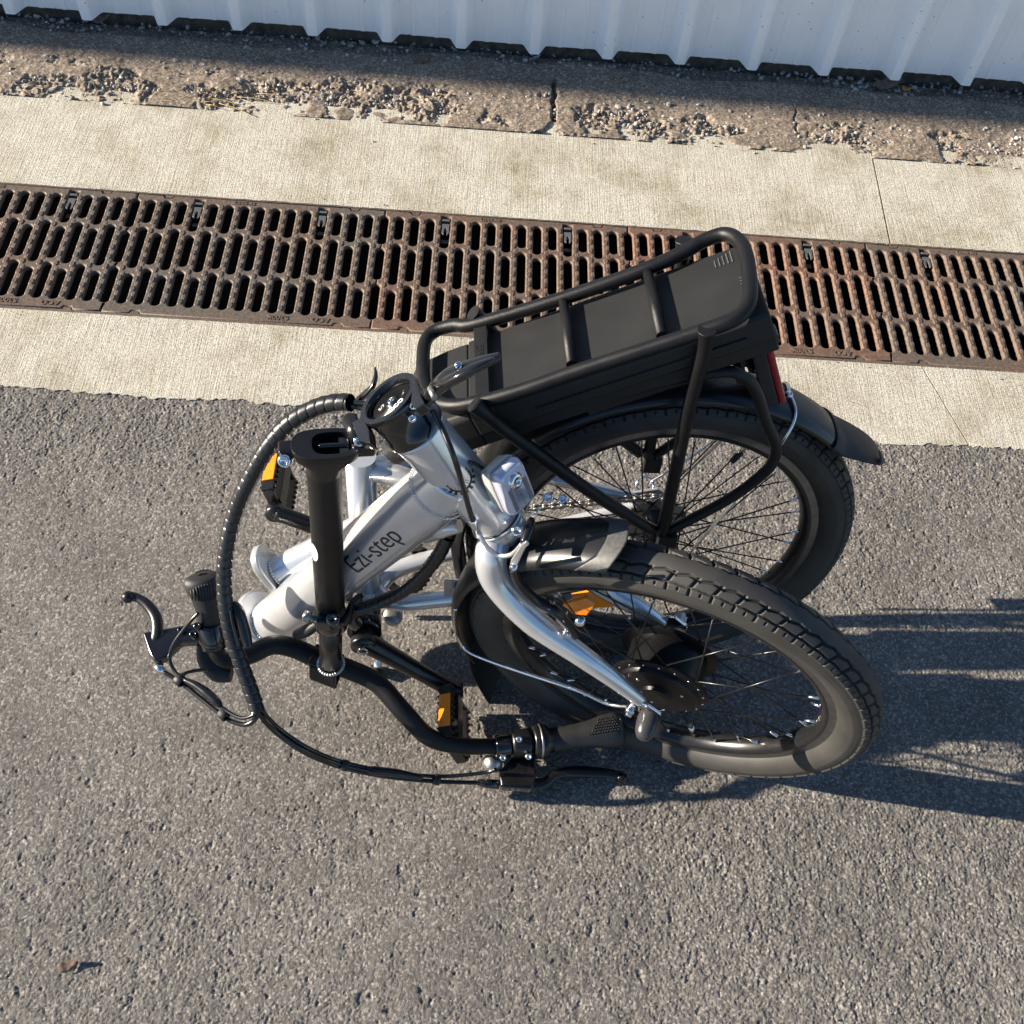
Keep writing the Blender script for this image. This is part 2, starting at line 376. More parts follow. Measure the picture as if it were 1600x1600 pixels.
# trough below the grates
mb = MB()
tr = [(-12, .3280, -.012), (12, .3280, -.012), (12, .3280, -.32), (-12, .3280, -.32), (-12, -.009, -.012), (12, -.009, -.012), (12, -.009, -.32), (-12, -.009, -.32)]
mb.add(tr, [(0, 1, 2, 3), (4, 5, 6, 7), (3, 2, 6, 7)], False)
tag(mb.build('drain_channel', mat('channel_shade_black', (.006, .005, .004), .9)), kind='structure')  # near-black colour paints the shade below the slots into the channel walls

# old rough strip between the slab and the fence
nx = int(2.7 / .0028); ny = int(.44 / .0028)
X, Y = np.meshgrid(np.linspace(-.55, 2.15, nx), np.linspace(.60, 1.04, ny))
d1, d2, h1 = stones(X, Y, .0085, 21)
Z = .0010 * h1 + .0010 * np.clip((d2 - d1) * 1.4, 0, 1) + .006 * (vnoise(X, Y, .09, 22) - .5) + .0018 * (vnoise(X, Y, .011, 25) - .5)
edgey = .642; rub = np.clip((vnoise(X, Y, .11, 31) * .55 + vnoise(X, Y, .035, 32) * .45 - .46 - .16 * np.clip((Y - edgey) / .07, 0, 4) + .10 * (X < .75)) / .12, 0, 1)
rub *= np.clip((.76 - Y) / .04, 0, 1)
e1, e2, g1 = stones(X + .008 * vnoise(X, Y, .014, 41), Y + .008 * vnoise(X, Y, .014, 42), .012, 43)
Z = Z * (1 - rub * .3) + rub * (-.012 + .008 * g1 * np.clip((e2 - e1) * 2.2, 0, 1) + .014 * vnoise(X, Y, .03, 45) + .005 * (vnoise(X, Y, .006, 44) - .5))
f1, f2, k1 = stones(X, Y, .012, 51)
soil = np.clip((Y - .845 + .05 * (vnoise(X, Y, .15, 52) - .5)) / .025, 0, 1)
Z += soil * (-.012 + .009 * k1 * np.clip((f2 - f1) * 1.5, 0, 1) * (vnoise(X, Y, .05, 54) > .45))
# the two cracks across the strip
for (cx, wd, y0, y1) in ((.845, .0055, .645, .80), (1.40, .0016, .66, .75)):
    path = cx + .010 * (vnoise(Y, Y * 0, .02, 61) - .5) + .06 * (Y - .7) * (1 if cx > 1 else -.35)
    cr = np.clip(1 - np.abs(X - path) / wd, 0, 1) * ((Y > y0) & (Y < y1)); Z -= .02 * np.clip(cr * 2, 0, 1)
Z += .004
tag(grid_mesh('rough_verge', X, Y, Z, stripm), kind='structure')
mb = MB()
mb.add([(-12, .62, 0), (-.55, .62, 0), (-.55, 1.3, 0), (-12, 1.3, 0)], [(0, 1, 2, 3)], False)
mb.add([(2.15, .62, 0), (12, .62, 0), (12, 1.3, 0), (2.15, 1.3, 0)], [(0, 1, 2, 3)], False)
mb.add([(-.55, 1.04, -.006), (2.15, 1.04, -.006), (2.15, 1.3, -.006), (-.55, 1.3, -.006)], [(0, 1, 2, 3)], False)
tag(mb.build('verge_beyond', stripm), kind='structure')
# loose gravel and chips
def pebbles(n, fn_pos, smin, smax, seed):
    r = random.Random(seed); mb = MB()
    ico = [(0, 0, 1), (.89, 0, .45), (.28, .85, .45), (-.72, .53, .45), (-.72, -.53, .45), (.28, -.85, .45), (.72, .53, -.45), (-.28, .85, -.45), (-.89, 0, -.45), (-.28, -.85, -.45), (.72, -.53, -.45), (0, 0, -1)]
    fc = [(0, 1, 2), (0, 2, 3), (0, 3, 4), (0, 4, 5), (0, 5, 1), (1, 6, 2), (2, 7, 3), (3, 8, 4), (4, 9, 5), (5, 10, 1), (6, 7, 2), (7, 8, 3), (8, 9, 4), (9, 10, 5), (10, 6, 1), (11, 7, 6), (11, 8, 7), (11, 9, 8), (11, 10, 9), (11, 6, 10)]
    for _ in range(n):
        x, y, z = fn_pos(r); s = smin + (smax - smin) * r.random() ** 2.5
        a = r.random() * 6.3; q = Matrix.Rotation(a, 3, 'Z') @ Matrix.Rotation(r.random() * 3, 3, 'X'); sx, sy, sz = r.uniform(.7, 1.4), r.uniform(.6, 1.1), r.uniform(.5, .9)
        mb.add([V(x, y, z) + q @ V(v[0] * s * sx * r.uniform(.8, 1.15), v[1] * s * sy * r.uniform(.8, 1.15), v[2] * s * sz) for v in ico], fc, False)
    return mb
rp = pebbles(1500, lambda r: (r.uniform(-.5, 2.1), .648 + abs(r.gauss(0, .018)), .003), .0010, .0055, 1)
rp2 = pebbles(2100, lambda r: (r.uniform(-.5, 2.1), r.choice((r.gauss(.90, .02), r.gauss(.865, .02), r.gauss(.70, .04))), .004), .0008, .0070, 2)
rp.add(rp2.v, rp2.f, False)
rp4 = pebbles(260, lambda r: (r.uniform(-.3, 1.9), r.uniform(-1.15, -.2), .0016), .0005, .0020, 4)
rp.add(rp4.v, rp4.f, False)
rp3 = pebbles(110, lambda r: (r.uniform(-.4, 2.0), r.choice((-.02, .338)) + r.gauss(0, .008), .0045), .0006, .0018, 3)
rp.add(rp3.v, rp3.f, False)
tag(rp.build('gravel', pebm), kind='stuff')
wp = pebbles(90, lambda r: (r.uniform(-.4, 2.0), r.choice((.70, .86, .84)) + r.gauss(0, .02), .005), .0010, .0048, 9)
tag(wp.build('pale_chips', mat('pale_stone', (.55, .54, .5), .7)), kind='stuff')

# ------------------------------------------------------------------ drain grates
PIT = .03125; GW = .3245
def capsule(cx, y0, y1, r, n=7, ccw=True, half=0):
    pts = []
    for k in range(n + 1): a = PI * k / n; pts.append((cx + r * math.cos(a), y1 - r + r * math.sin(a)))
    for k in range(n + 1): a = PI + PI * k / n; pts.append((cx + r * math.cos(a), y0 + r + r * math.sin(a)))
    return pts
ROWB = ((.0235, .1165), (.1285, .2145), (.2265, .3080)); ROWA = ((.0235, .1005), (.1165, .2295), (.2420, .3080))
SR = .0087
def make_grate_mesh():
    cu = bpy.data.curves.new('grate', 'CURVE'); cu.dimensions = '2D'; cu.fill_mode = 'BOTH'; cu.extrude = .0026; cu.bevel_depth = .0025; cu.bevel_resolution = 1; cu.offset = -.0025
    def sp(pts):
        s = cu.splines.new('POLY'); s.points.add(len(pts) - 1); s.use_cyclic_u = True
        for p, q in zip(s.points, pts): p.co = (q[0], q[1], 0, 1)
    # outline with half slots in both ends
    gap = .0009; out = []
    out.append((gap, 0))
    notch = .0
    for k in (0,):
        # near edge with two small notches
        for nx_ in (.062, .438): out += [(nx_ - .011, 0), (nx_ - .007, .0075), (nx_ + .007, .0075), (nx_ + .011, 0)]
    out.append((.5 - gap, 0))
    for (y0, y1) in ROWB:
        out.append((.5 - gap, y0 + .001))
        for k in range(8):
            a = -PI / 2 - (PI / 2) * k / 7; out.append((.5 + SR * math.cos(a) - .0, y0 + SR + SR * math.sin(a)))
        for k in range(8):
            a = PI - (PI / 2) * k / 7; out.append((.5 + SR * math.cos(a), y1 - SR + SR * math.sin(a)))
        out = [(min(x, .5 - gap), y) for x, y in out]
    out.append((.5 - gap, GW))
    for nx_ in (.438, .062): out += [(nx_ + .011, GW), (nx_ + .007, GW - .0075), (nx_ - .007, GW - .0075), (nx_ - .011, GW)]
    out.append((gap, GW))
    for (y0, y1) in ROWB[::-1]:
        for k in range(8):
            a = PI / 2 - (PI / 2) * k / 7; out.append((max(gap, SR * math.cos(a)), y1 - SR + SR * math.sin(a)))
        for k in range(8):
            a = -(PI / 2) * k / 7; out.append((max(gap, SR * math.cos(a)), y0 + SR + SR * math.sin(a)))
    sp(out)
    for c in range(1, 16):
        rows = ROWB if c % 2 == 0 else ROWA
        for ri, (y0, y1) in enumerate(rows):
            if c in (4, 12) and ri == 2:
                x = c * PIT; hw = SR + .001
                sp([(x - SR, y0 + SR)] + [(x + SR * math.cos(a), y0 + SR + SR * math.sin(a)) for a in [PI + PI * k / 7 for k in range(8)]] + [(x + hw, y1 - .025), (x + hw, GW - .006), (x - hw, GW - .006), (x - hw, y1 - .025)])
            else: sp(capsule(c * PIT, y0, y1, SR))
    tmp = bpy.data.objects.new('tmp', cu); col.objects.link(tmp)
    dg = bpy.context.evaluated_depsgraph_get(); me = bpy.data.meshes.new_from_object(tmp.evaluated_get(dg)); bpy.data.objects.remove(tmp)
    bm = bmesh.new(); bm.from_mesh(me)
    # raised grip studs along each bar and ledges
    def stud(x, y, hx, hy, h):
        z = .0051; vs = []
        for zz, f in ((z, 1), (z + h, .72)):
            for (i, j) in ((-1, -.6), (-.6, -1), (.6, -1), (1, -.6), (1, .6), (.6, 1), (-.6, 1), (-1, .6)): vs.append(bm.verts.new((x + i * hx * f, y + j * hy * f, zz)))
        bm.faces.new(vs[8:]);
        for k in range(8): bm.faces.new((vs[k], vs[(k + 1) % 8], vs[8 + (k + 1) % 8], vs[8 + k]))
    for c in range(16):
        x = (c + .5) * PIT
        for k in range(11):
            y = .036 + k * .0262
            stud(x - .0016, y, .0046, .0078, .0014)
            if k < 10: stud(x + .0026, y + .0131, .0036, .0050, .0007)
    bm.to_mesh(me); bm.free(); me.materials.clear(); me.materials.append(ironm); me.name = 'drain_grate'
    return me
gme = make_grate_mesh()
clip = MB()
clipm = mat('dirty_zinc', (.13, .13, .125), .5, .4)
clip.box((0, .286, -.004), (.0075, 0, 0), (0, .006, 0), (0, 0, .0012)); clip.box((0, .3075, -.003), (.0075, 0, 0), (0, .003, 0), (0, 0, .004))
clip.prism([(-.0075, .297, -.003), (.0075, .297, -.003), (.0075, .270, -.003), (.0045, .266, -.003), (.0028, .266, -.003), (.0028, .280, -.003), (.0015, .284, -.003), (-.0015, .284, -.003), (-.0028, .280, -.003), (-.0028, .266, -.003), (-.0045, .266, -.003), (-.0075, .270, -.003)], (0, 0, .0035))
clip.box((0, .262, -.016), (.0085, 0, 0), (0, .005, 0), (0, 0, .001))
GL = {-2: 'plain section of cast iron drain grate beyond the left edge', -1: 'leftmost grey brown cast iron drain grate section, cut by the picture edge',
      0: 'brown drain grate section, second from the left, the whole one farthest from the bicycle', 1: 'rust tinged drain grate section ending behind the front corner of the rack',
      2: 'orange rusty drain grate section partly hidden behind the luggage rack', 3: 'brown drain grate section at the right edge, right of the concrete joint', 4: 'drain grate section beyond the right edge'}
cprev = None
for i in (-1, 0, 1, 2, 3):
    g = bpy.data.objects.new('drain_grate', gme); col.objects.link(g); g.location = (i * .5, 0, -.0040 + .0005 * ((i * 7) % 3))
    g['rust'] = {-1: -.06, 0: -.06, 1: .07, 2: .13, 3: -.03}[i]
    tag(g, GL[i], 'drain grate', 'sections of the drain grate')
    for cx in (4, 12):
        if cprev is None: c = clip.build('spring_clip', clipm, g, .0006); cprev = c
        else: c = cprev.copy(); col.objects.link(c); c.parent = g
        c.location = (cx * PIT, 0, .0040)
    def gt(s, x, y, size=.0155):
        text_mesh(s, size, 'cast_lettering', ironm, g, (x, y, .0055), (-1, 0, 0), (0, -1, 0), .0016, weight=.0003)
    if i in (-1, 1, 2, 0): pass
    gt('ACO', .422, .0175); gt('S300K', .345, .0175)
    gt('SK300D', .236, .3205, .0125)
# narrow cast frame rails beside the grates
mb = MB(); mb.box((.75, .3262, -.006), (1.25, 0, 0), (0, .0012, 0), (0, 0, .0075)); mb.box((.75, -.0042, -.006), (1.25, 0, 0), (0, .0036, 0), (0, 0, .0072))
for i in range(-1, 4):
    for nx_ in (.062, .438):
        for (yy, s) in ((GW, -1), (0, 1)):
            x = i * .5 + nx_; mb.prism([(x - .009, yy - s * .001, -.004), (x - .0055, yy + s * .0065, -.004), (x + .0055, yy + s * .0065, -.004), (x + .009, yy - s * .001, -.004)], (0, 0, .0045))
tag(mb.build('drain_edge', ironm), kind='structure')

# ------------------------------------------------------------------ corrugated steel fence
prof = []; pitch = .1695; FY = .880; rib = .034
x = -7.0
xr0 = .627 - 45 * pitch
k = 0
bot = []
while k < 92:
    c = xr0 + k * pitch
    for (dx, dy) in ((-.029, 0), (-.024, -.004), (-.0105, -rib), (-.007, -rib - .0015), (.007, -rib - .0015), (.0105, -rib), (.024, -.004), (.029, 0), (.052, 0), (.055, -.0016), (.062, -.0016), (.065, 0), (.105, 0), (.108, -.0016), (.115, -.0016), (.118, 0)):
        bot.append((c + dx, FY + dy))
    k += 1
vs = []; fs = []; n = len(bot)
H = 2.75
for (px, py) in bot:
    zb = .036 + .004 * noise.noise(V(px * 2, 0, 0))
    vs += [(px, py, zb), (px, py, H)]
fs = [(2 * i, 2 * i + 2, 2 * i + 3, 2 * i + 1) for i in range(n - 1)]
mb = MB(); mb.add(vs, fs, True)
fo = mb.build('fence', fencem)
sm = fo.modifiers.new('solid', 'SOLIDIFY'); sm.thickness = .0012; sm.offset = 1
fo.data.polygons.foreach_set('use_smooth', [False] * len(fo.data.polygons))
tag(fo, 'tall white corrugated steel fence with dirt specks standing beyond the drain', 'fence')
rl = MB(); rl.box((0, FY + .03, .55), (7, 0, 0), (0, .02, 0), (0, 0, .035)); rl.box((0, FY + .03, 2.6), (7, 0, 0), (0, .02, 0), (0, 0, .035)); rl.build('rail', steel, fo)
mb = MB(); mb.box((0, FY + .20, -.02), (12, 0, 0), (0, .185, 0), (0, 0, .075)); tag(mb.build('soil_sun_block', soilm), kind='structure')  # soil raised into a box, added to block sun leaking under the fence
for xp in range(-7, 8, 2): MB().box((xp + .1, FY + .075, 1.34), (.025, 0, 0), (0, .025, 0), (0, 0, 1.38)).build('post', steel, fo)

# ------------------------------------------------------------------ leaves and litter
def leaf(name, c, size, rz, tilt, m, lab, lobes=1, curl=.25):
    mb = MB(); pts = []; n = 22
    for k in range(n):
        a = 2 * PI * k / n; r = 1 - .25 * math.cos(2 * a) * 0 + .15 * math.sin(3 * a + 1) + (.25 * math.cos(a) if lobes == 2 else 0)
        if lobes == 2: r *= 1 - .55 * max(0, math.cos(a - PI / 2 - .2)) ** 6
        pts.append((r * math.cos(a), .55 * r * math.sin(a)))
    q = Matrix.Rotation(rz, 3, 'Z') @ Matrix.Rotation(tilt, 3, 'X'); vs = [Vector(c) + q @ V(0, 0, 0)]
    for f in (.5, 1):
        for (px, py) in pts: vs.append(Vector(c) + q @ V(px * f * size, py * f * size, curl * size * f * f * (px * px + .3 * math.sin(7 * px)) ))
    fs = [(0, 1 + k, 1 + (k + 1) % n) for k in range(n)] + [(1 + k, 1 + (k + 1) % n, 1 + n + (k + 1) % n, 1 + n + k)[::-1] for k in range(n)]
    mb.add(vs, fs, True); o = mb.build(name, m); s = o.modifiers.new('s', 'SOLIDIFY'); s.thickness = .0006
    return tag(o, lab, 'leaf')
leaf('dry_leaf', G(1379, 129, .014), .030, .1, .5, leafm, 'large brown curled leaf with a notch lying below the fence rib', 2, .3)
leaf('dry_leaf', G(1415, 139, .012), .011, -.3, .3, leafo, 'small orange leaf beside the large brown leaf', 1, .4)
leaf('dry_leaf', G(660, 92, .012), .020, .1, .4, leafm, 'narrow brown leaf lying in gravel below the middle of the fence', 1, .3)
leaf('dry_leaf', G(155, 27, .012), .024, .3, .4, leafm, 'pale curled leaf under the fence near the left corner', 1, .3)
leaf('dry_leaf', G(105, 1509, .006), .0125, .3, .25, leafm, 'small dark leaf alone on the asphalt at lower left', 1, .18)
leaf('dry_leaf', G(1565, 129, .012), .022, -.1, .4, leafm, 'flat brown leaf under the fence at the far right', 1, .3)
mb = MB(); r = random.Random(5)
for k in range(13):
    c = G(r.gauss(345, 35), r.gauss(155, 7), .008); a = r.gauss(.1, .5); l = r.uniform(.01, .045)
    d = V(math.cos(a), math.sin(a), r.uniform(-.1, .15)) * l
    mb.tube([c - d, c + V(0, r.uniform(-.004, .004), .004), c + d], .0008, 5, 3)
tag(mb.build('straw', strawm), 'small tangle of dry yellow grass stalks on the broken concrete edge at upper left', 'dry grass', kind='stuff')

# ------------------------------------------------------------------ BICYCLE
bike = bpy.data.objects.new('folding_bicycle', None); col.objects.link(bike)
tag(bike, 'folded silver electric bicycle with black rear rack battery standing on the asphalt by the drain', 'bicycle')
E = bike
def Tb(pts, r, m, name, parent=None, **kw): return MB().tube(pts, r, **kw).build(name, m, parent or E)

# ---- wheels
PS = 64                                            # tread repeats round the tyre
def tyre_mesh():
    nt_ = PS * 26
    th = np.arange(nt_) / nt_; ph = np.concatenate([np.linspace(-2.62, -1.26, 16), np.linspace(-1.2, 1.2, 104), np.linspace(1.26, 2.62, 16)]); na = len(ph)   # 0 = outermost
    TH, PH = np.meshgrid(th, ph, indexing='ij')
    u = (TH * PS) % 1.0; wv = PH / 1.12; aw = np.abs(wv)
    rad = np.full(TH.shape, .0262)
    tri = lambda q: np.abs(((q) % 1) - .5) * 2
    sh = np.where(wv > 0, 0., .5)
    uu = (u + sh) % 1
    g = np.zeros(TH.shape)
    def groove(dist, wd): return np.clip(1.25 - dist / wd, 0, 1)
    zz = .30 + .10 * tri(uu)
    g = np.maximum(g, groove(np.abs(aw - zz), .05))
    z2 = .70 + .035 * tri(uu + .5)
    g = np.maximum(g, groove(np.abs(aw - z2), .04))
    lat = (uu - .10 - .55 * (aw - .3)) % 1; lat = np.minimum(lat, 1 - lat)
    g = np.maximum(g, groove(lat, .075) * ((aw > .30) & (aw < .72)))
    l2 = (uu - .33) % 1; l2 = np.minimum(l2, 1 - l2)
    g = np.maximum(g, groove(l2, .055) * ((aw > .70) & (aw < 1.03)))
    l3 = np.abs(((uu - .83) % 1)); l3 = np.minimum(l3, 1 - l3)
    g = np.maximum(g, groove(l3, .045) * ((aw > .80) & (aw < .94)) * .8)
    tread = np.clip((1.06 - aw) / .05, 0, 1)
    rad += tread * .0022 - g * tread * .0046
    side = aw > 1.08
    rad += np.where(np.abs(np.abs(PH) - 1.62) < .03, .0006, 0) + np.where(np.abs(np.abs(PH) - 1.95) < .03, .0006, 0)
    rr = .2365 + rad * np.cos(PH) * .98; ww = rad * 1.0 * np.sin(PH) * 1.02
    ww = np.where(np.abs(PH) > 2.0, np.sign(PH) * np.maximum(.0125, np.abs(ww)), ww)
    A = TH * 2 * PI
    co = np.stack([rr * np.cos(A), ww, rr * np.sin(A)], -1).reshape(-1, 3).astype(np.float32)
    i = np.arange(nt_ * na).reshape(nt_, na); j = np.roll(i, -1, 0)
    q = np.stack([i[:, :-1], j[:, :-1], j[:, 1:], i[:, 1:]], -1).reshape(-1, 4).astype(np.int32)
    me = bpy.data.meshes.new('tyre'); me.vertices.add(len(co)); me.vertices.foreach_set('co', co.ravel())
    me.loops.add(q.size); me.loops.foreach_set('vertex_index', q.ravel()); me.polygons.add(len(q)); me.polygons.foreach_set('loop_start', np.arange(0, q.size, 4, dtype=np.int32))
    me.update(calc_edges=True); me.polygons.foreach_set('use_smooth', [True] * len(me.polygons)); me.materials.append(rubber); return me
TY = tyre_mesh()
def rim_mb():
    mb = MB(); Yx = V(0, 1, 0)
    pr = [(.2185, -.0125), (.2180, -.0135), (.2165, -.0138), (.2050, -.0135), (.2035, -.0142), (.2000, -.0140), (.1965, -.0105), (.1935, -.0050), (.1925, 0), (.1935, .0050), (.1965, .0105), (.2000, .0140), (.2035, .0142), (.2050, .0135), (.2165, .0138), (.2180, .0135), (.2185, .0125), (.2120, .0118), (.2060, 0), (.2120, -.0118), (.2185, -.0125)]
    mb.lathe((0, 0, 0), Yx, pr, 160); m_ = len(pr)
    for k in range(len(mb.mi)):
        s = k % (m_ - 1)
        if s in (2, 13): mb.mi[k] = 1
    return mb
def wheel(name, fr, hub, phase, nsp=36):
    e = MB()
    w_ = bpy.data.objects.new(name, None); col.objects.link(w_); w_.parent = E
    c, a, n, b_ = fr
    M = Matrix((( a.x, n.x, b_.x, c.x), (a.y, n.y, b_.y, c.y), (a.z, n.z, b_.z, c.z), (0, 0, 0, 1)))
    w_.matrix_world = M
    t_ = bpy.data.objects.new('tyre', TY); col.objects.link(t_); t_.parent = w_; t_.rotation_euler = (0, phase * .37, 0)
    r_ = rim_mb().build('rim', [rimm, brakesurf], w_)
    fl, off = hub
    sp0 = None
    for k in range(nsp):
        side = 1 if k % 2 else -1; ang = 2 * PI * k / nsp + phase; cr = (1 if (k // 2) % 2 else -1) * (.62 if fl > .04 else 1.15)
        p0 = V(fl * math.cos(ang + cr), side * off, fl * math.sin(ang + cr)); p1 = V(.1935 * math.cos(ang), side * .003, .1935 * math.sin(ang))
        d = (p1 - p0).normalized(); p2 = p1 - d * .013
        s = MB().tube([p0, p2], .00105, 6, smooth_path=False).build('spoke', blacksat, w_)
        MB().tube([p2, p2 + d * .0105, p1 + d * .003], [.0017, .0021, .0021], 8, smooth_path=False).build('nipple', chrome, s)
    va = phase + .3
    vd = V(math.cos(-1.15), 0, math.sin(-1.15)) if name == 'front_wheel' else V(math.cos(1.12), 0, math.sin(1.12))
    vm = MB().cyl(vd * .194, vd * .178, .003); vv = vm.build('valve', brassm, w_); MB().cyl(vd * .181, vd * .163, .0045, .0040).build('valve_cap', chrome if name == 'front_wheel' else blackmatt, vv)
    return w_
FWh = wheel('front_wheel', FF, (.058, .026), .06)
RWh = wheel('rear_wheel', RR, (.023, .028), .10)
# motor hub
mb = MB()
pr = [(0, -.040), (.018, -.040), (.020, -.036), (.044, -.0335), (.050, -.033), (.0515, -.031), (.0525, -.0285), (.0615, -.0275), (.0630, -.0260), (.0630, -.0235), (.0615, -.0225), (.0500, -.0215), (.0500, .0215), (.0615, .0225), (.0630, .0235), (.0630, .0260), (.0615, .0275), (.0525, .0285), (.0515, .031), (.050, .033), (.020, .036), (.018, .040), (0, .040)]
mb.lathe((0, 0, 0), (0, 1, 0), pr, 64)
hb = mb.build('hub_motor', mat('hub_black', (.004, .004, .0045), .38, 0, 0, .2, 60, .2, 900, .2), FWh); e = hb.modifiers.new('es', 'EDGE_SPLIT'); e.split_angle = math.radians(40)
mb = MB()
for k in range(18):
    a = 2 * PI * k / 18
    for s in (-1, 1): mb.bolt((.0575 * math.cos(a), s * .0275, .0575 * math.sin(a)), (0, s, 0), .0014, .0012)
for k in range(3): a = 2 * PI * k / 3 + .5; mb.bolt((.033 * math.cos(a), -.034, .033 * math.sin(a)), (0, -1, 0), .0022, .001)
mb.build('hub_screws', chrome, FWh)
mb = MB(); mb.lathe((0, 0, 0), (0, 1, 0), [(0, -.05), (.006, -.05), (.006, -.033), (.023, -.032), (.025, -.030), (.025, -.026), (.023, -.024), (.013, -.021), (.013, .018), (.025, .024), (.025, .030), (.006, .032), (.006, .05), (0, .05)], 40); mb.build('hub', blacksat, RWh)
mb = MB()
for k, rr_ in enumerate((.044, .040, .036, .031, .027, .023)):
    y = .026 + k * .0035; pts = []
    T_ = int(rr_ * 2 * PI / .0127) * 2
    pr_ = [(V(0, y, 0) + (rr_ + (.002 if i % 2 else -.002)) * V(math.cos(2 * PI * i / T_), 0, math.sin(2 * PI * i / T_))) for i in range(T_)]
    mb.prism(pr_, (0, .0018, 0))
mb.build('sprockets', steel, RWh)
# wheel reflector on the front wheel spokes
def plate(c, X, Y, Z): return MB().box(c, X, Y, Z)
rf = MB(); cA = FP(878, 946, -.004); rf.box(cA, (FP(905, 938, 0) - FP(852, 955, 0)) * .5, FF[2] * .012 + FF[3] * .006, FF[2].cross(FP(905, 938, 0) - FP(852, 955, 0)).normalized() * .004)
def quad_slab(px, off, th, fr, m, name, parent, bevel=.001):
    P_ = [onplane(u, v, fr[0] + o_ * fr[2], fr[2]) for (u, v), o_ in zip(px, off)]
    n_ = (P_[1] - P_[0]).cross(P_[2] - P_[0]).normalized()
    return MB().prism(P_, n_ * th).build(name, m, parent, bevel)
WR = bpy.data.objects.new('wheel_reflector', None)
ob = quad_slab([(878, 946), (915, 935), (931, 944), (917, 962), (895, 960), (888, 953)], [0] * 6, .006, FF, orange, 'wheel_reflector', E)
ob2 = quad_slab([(893, 932), (950, 920), (974, 932), (970, 947), (930, 950), (905, 944)], [-.045] * 6, .006, RR, orange, 'wheel_reflector', E)

# ---- silver frame, front half
S_top = FP(615, 632); S_bot = FP(778, 810); sdir = (S_top - S_bot).normalized(); Ls = (S_top - S_bot).length
def onaxis(t): return S_bot + sdir * t
mb = MB(); mb.lathe(S_bot, sdir, [(.0, .0), (.0275, .0), (.0292, .003), (.0290, .012), (.0282, .035), (.0285, .055), (.0300, Ls - .055), (.0312, Ls - .042), (.0312, Ls - .038), (0, Ls - .038)], 48)
ht = mb.build('head_tube', silver, E)
J = onaxis(.080) - FF[2] * .004; Hp = G(428, 972, .105)
jd = (Hp - J).normalized()
tw = .033
mb = MB(); mb.tube([J - jd * .004, J.lerp(Hp, .12), J.lerp(Hp, .5), J.lerp(Hp, .93), Hp], [.0275, .0345, .0345, .0335, .034], 40, flat=1.06, up=FF[3])
mt = mb.build('main_tube', silver, E)
# gusset and welds
def weld(mb, c, ax, r, rb=.0022, n=44, xr=1, a0=0, a1=2 * PI, up=None):
    ax = Vector(ax).normalized(); x = Vector(up) if up is not None else (V(0, 0, 1) if abs(ax.z) < .9 else V(1, 0, 0)); x = (x - ax * x.dot(ax)).normalized(); y = ax.cross(x)
    for k in range(n):
        a = a0 + (a1 - a0) * k / n; p = c + r * (math.cos(a) * x * xr + math.sin(a) * y)
        tdir = -math.sin(a) * x * xr + math.cos(a) * y
        mb.tube([p - tdir * rb * .6, p, p + tdir * rb * .6], [rb * .7, rb, rb * .7], 8, 2)
g1 = FP(712, 812, -.004); g2 = FP(655, 850, -.004); g3 = J + jd * .03
MB().tube([FP(718, 822, -.002), FP(690, 826, -.005), FP(664, 842, -.006)], [.008, .012, .006], 14).build('gusset', silver, E)
mb = MB(); weld(mb, J + jd * .034, jd, .0348, .0015, 70, 1.05, up=FF[3]); mb.build('weld_bead', silver, E)
mb = MB(); weld(mb, Hp - jd * .006, jd, .0345, .002, 56, 1.06, up=FF[3]); mb.build('weld_bead', silver, E)
# hinge plates
pn = jd
def hinge_plate(c, nrm, ups, rx, ry, th, name):
    nrm = nrm.normalized(); y = (ups - nrm * ups.dot(nrm)).normalized(); x = y.cross(nrm); mb = MB()
    poly = []
    for k in range(28):
        a = 2 * PI * k / 28; ca, sa = math.cos(a), math.sin(a)
        q = 2.6; poly.append(c + x * rx * math.copysign(abs(ca) ** (2 / q), ca) + y * ry * math.copysign(abs(sa) ** (2 / q), sa))
    mb.prism(poly, nrm * th); return mb.build(name, silver, E, .003, 3)
h1 = hinge_plate(Hp - pn * .002, (pn + V(-.2, .1, 0)), FF[3], .038, .058, .015, 'hinge_plate')
# lettering wrapped on the main tube
L0 = onplane(543, 900, J, FF[2])
axp = (J - Hp).normalized()
def tube_point(u, v):                     # point of the main tube surface seen at (u,v)
    d = _ray(u, v).normalized(); o_ = _C; ax = axp
    w0 = o_ - Hp; a_ = d - ax * d.dot(ax); b_ = w0 - ax * w0.dot(ax); R_ = .0352
    A_ = a_.dot(a_); B_ = 2 * a_.dot(b_); C_ = b_.dot(b_) - R_ * R_; D = max(0, B_ * B_ - 4 * A_ * C_)
    return o_ + d * ((-B_ - math.sqrt(D)) / (2 * A_))
T0 = tube_point(559, 897); T1 = tube_point(630, 822); tl = (T1 - T0).dot(axp)
nr = (T0 - Hp); nr = (nr - axp * nr.dot(axp)).normalized(); circ = axp.cross(nr)
tsz = (T1 - T0).dot(axp) / 3.62
cu_ang = .0
def bend_tube(p):
    along = (T0 - Hp).dot(axp) + p.x; ang = p.y / .0352
    e1_ = nr; e2_ = -circ if (FP(600, 800) - FP(600, 860)).dot(circ) < 0 else circ
    e2_ = (e2_ - axp * e2_.dot(axp)).normalized()
    # flat tube is 1.1 wide along the up direction of its section
    dirv = math.cos(ang) * e1_ + math.sin(ang) * e2_
    x_ = (FF[3] - axp * FF[3].dot(axp)).normalized(); y_ = axp.cross(x_)
    cx_, cy_ = dirv.dot(x_), dirv.dot(y_)
    rr_ = .0345 / math.sqrt((cx_ / 1.06) ** 2 + cy_ ** 2)
    return Hp + axp * along + dirv * (rr_ + .00035 + p.z)
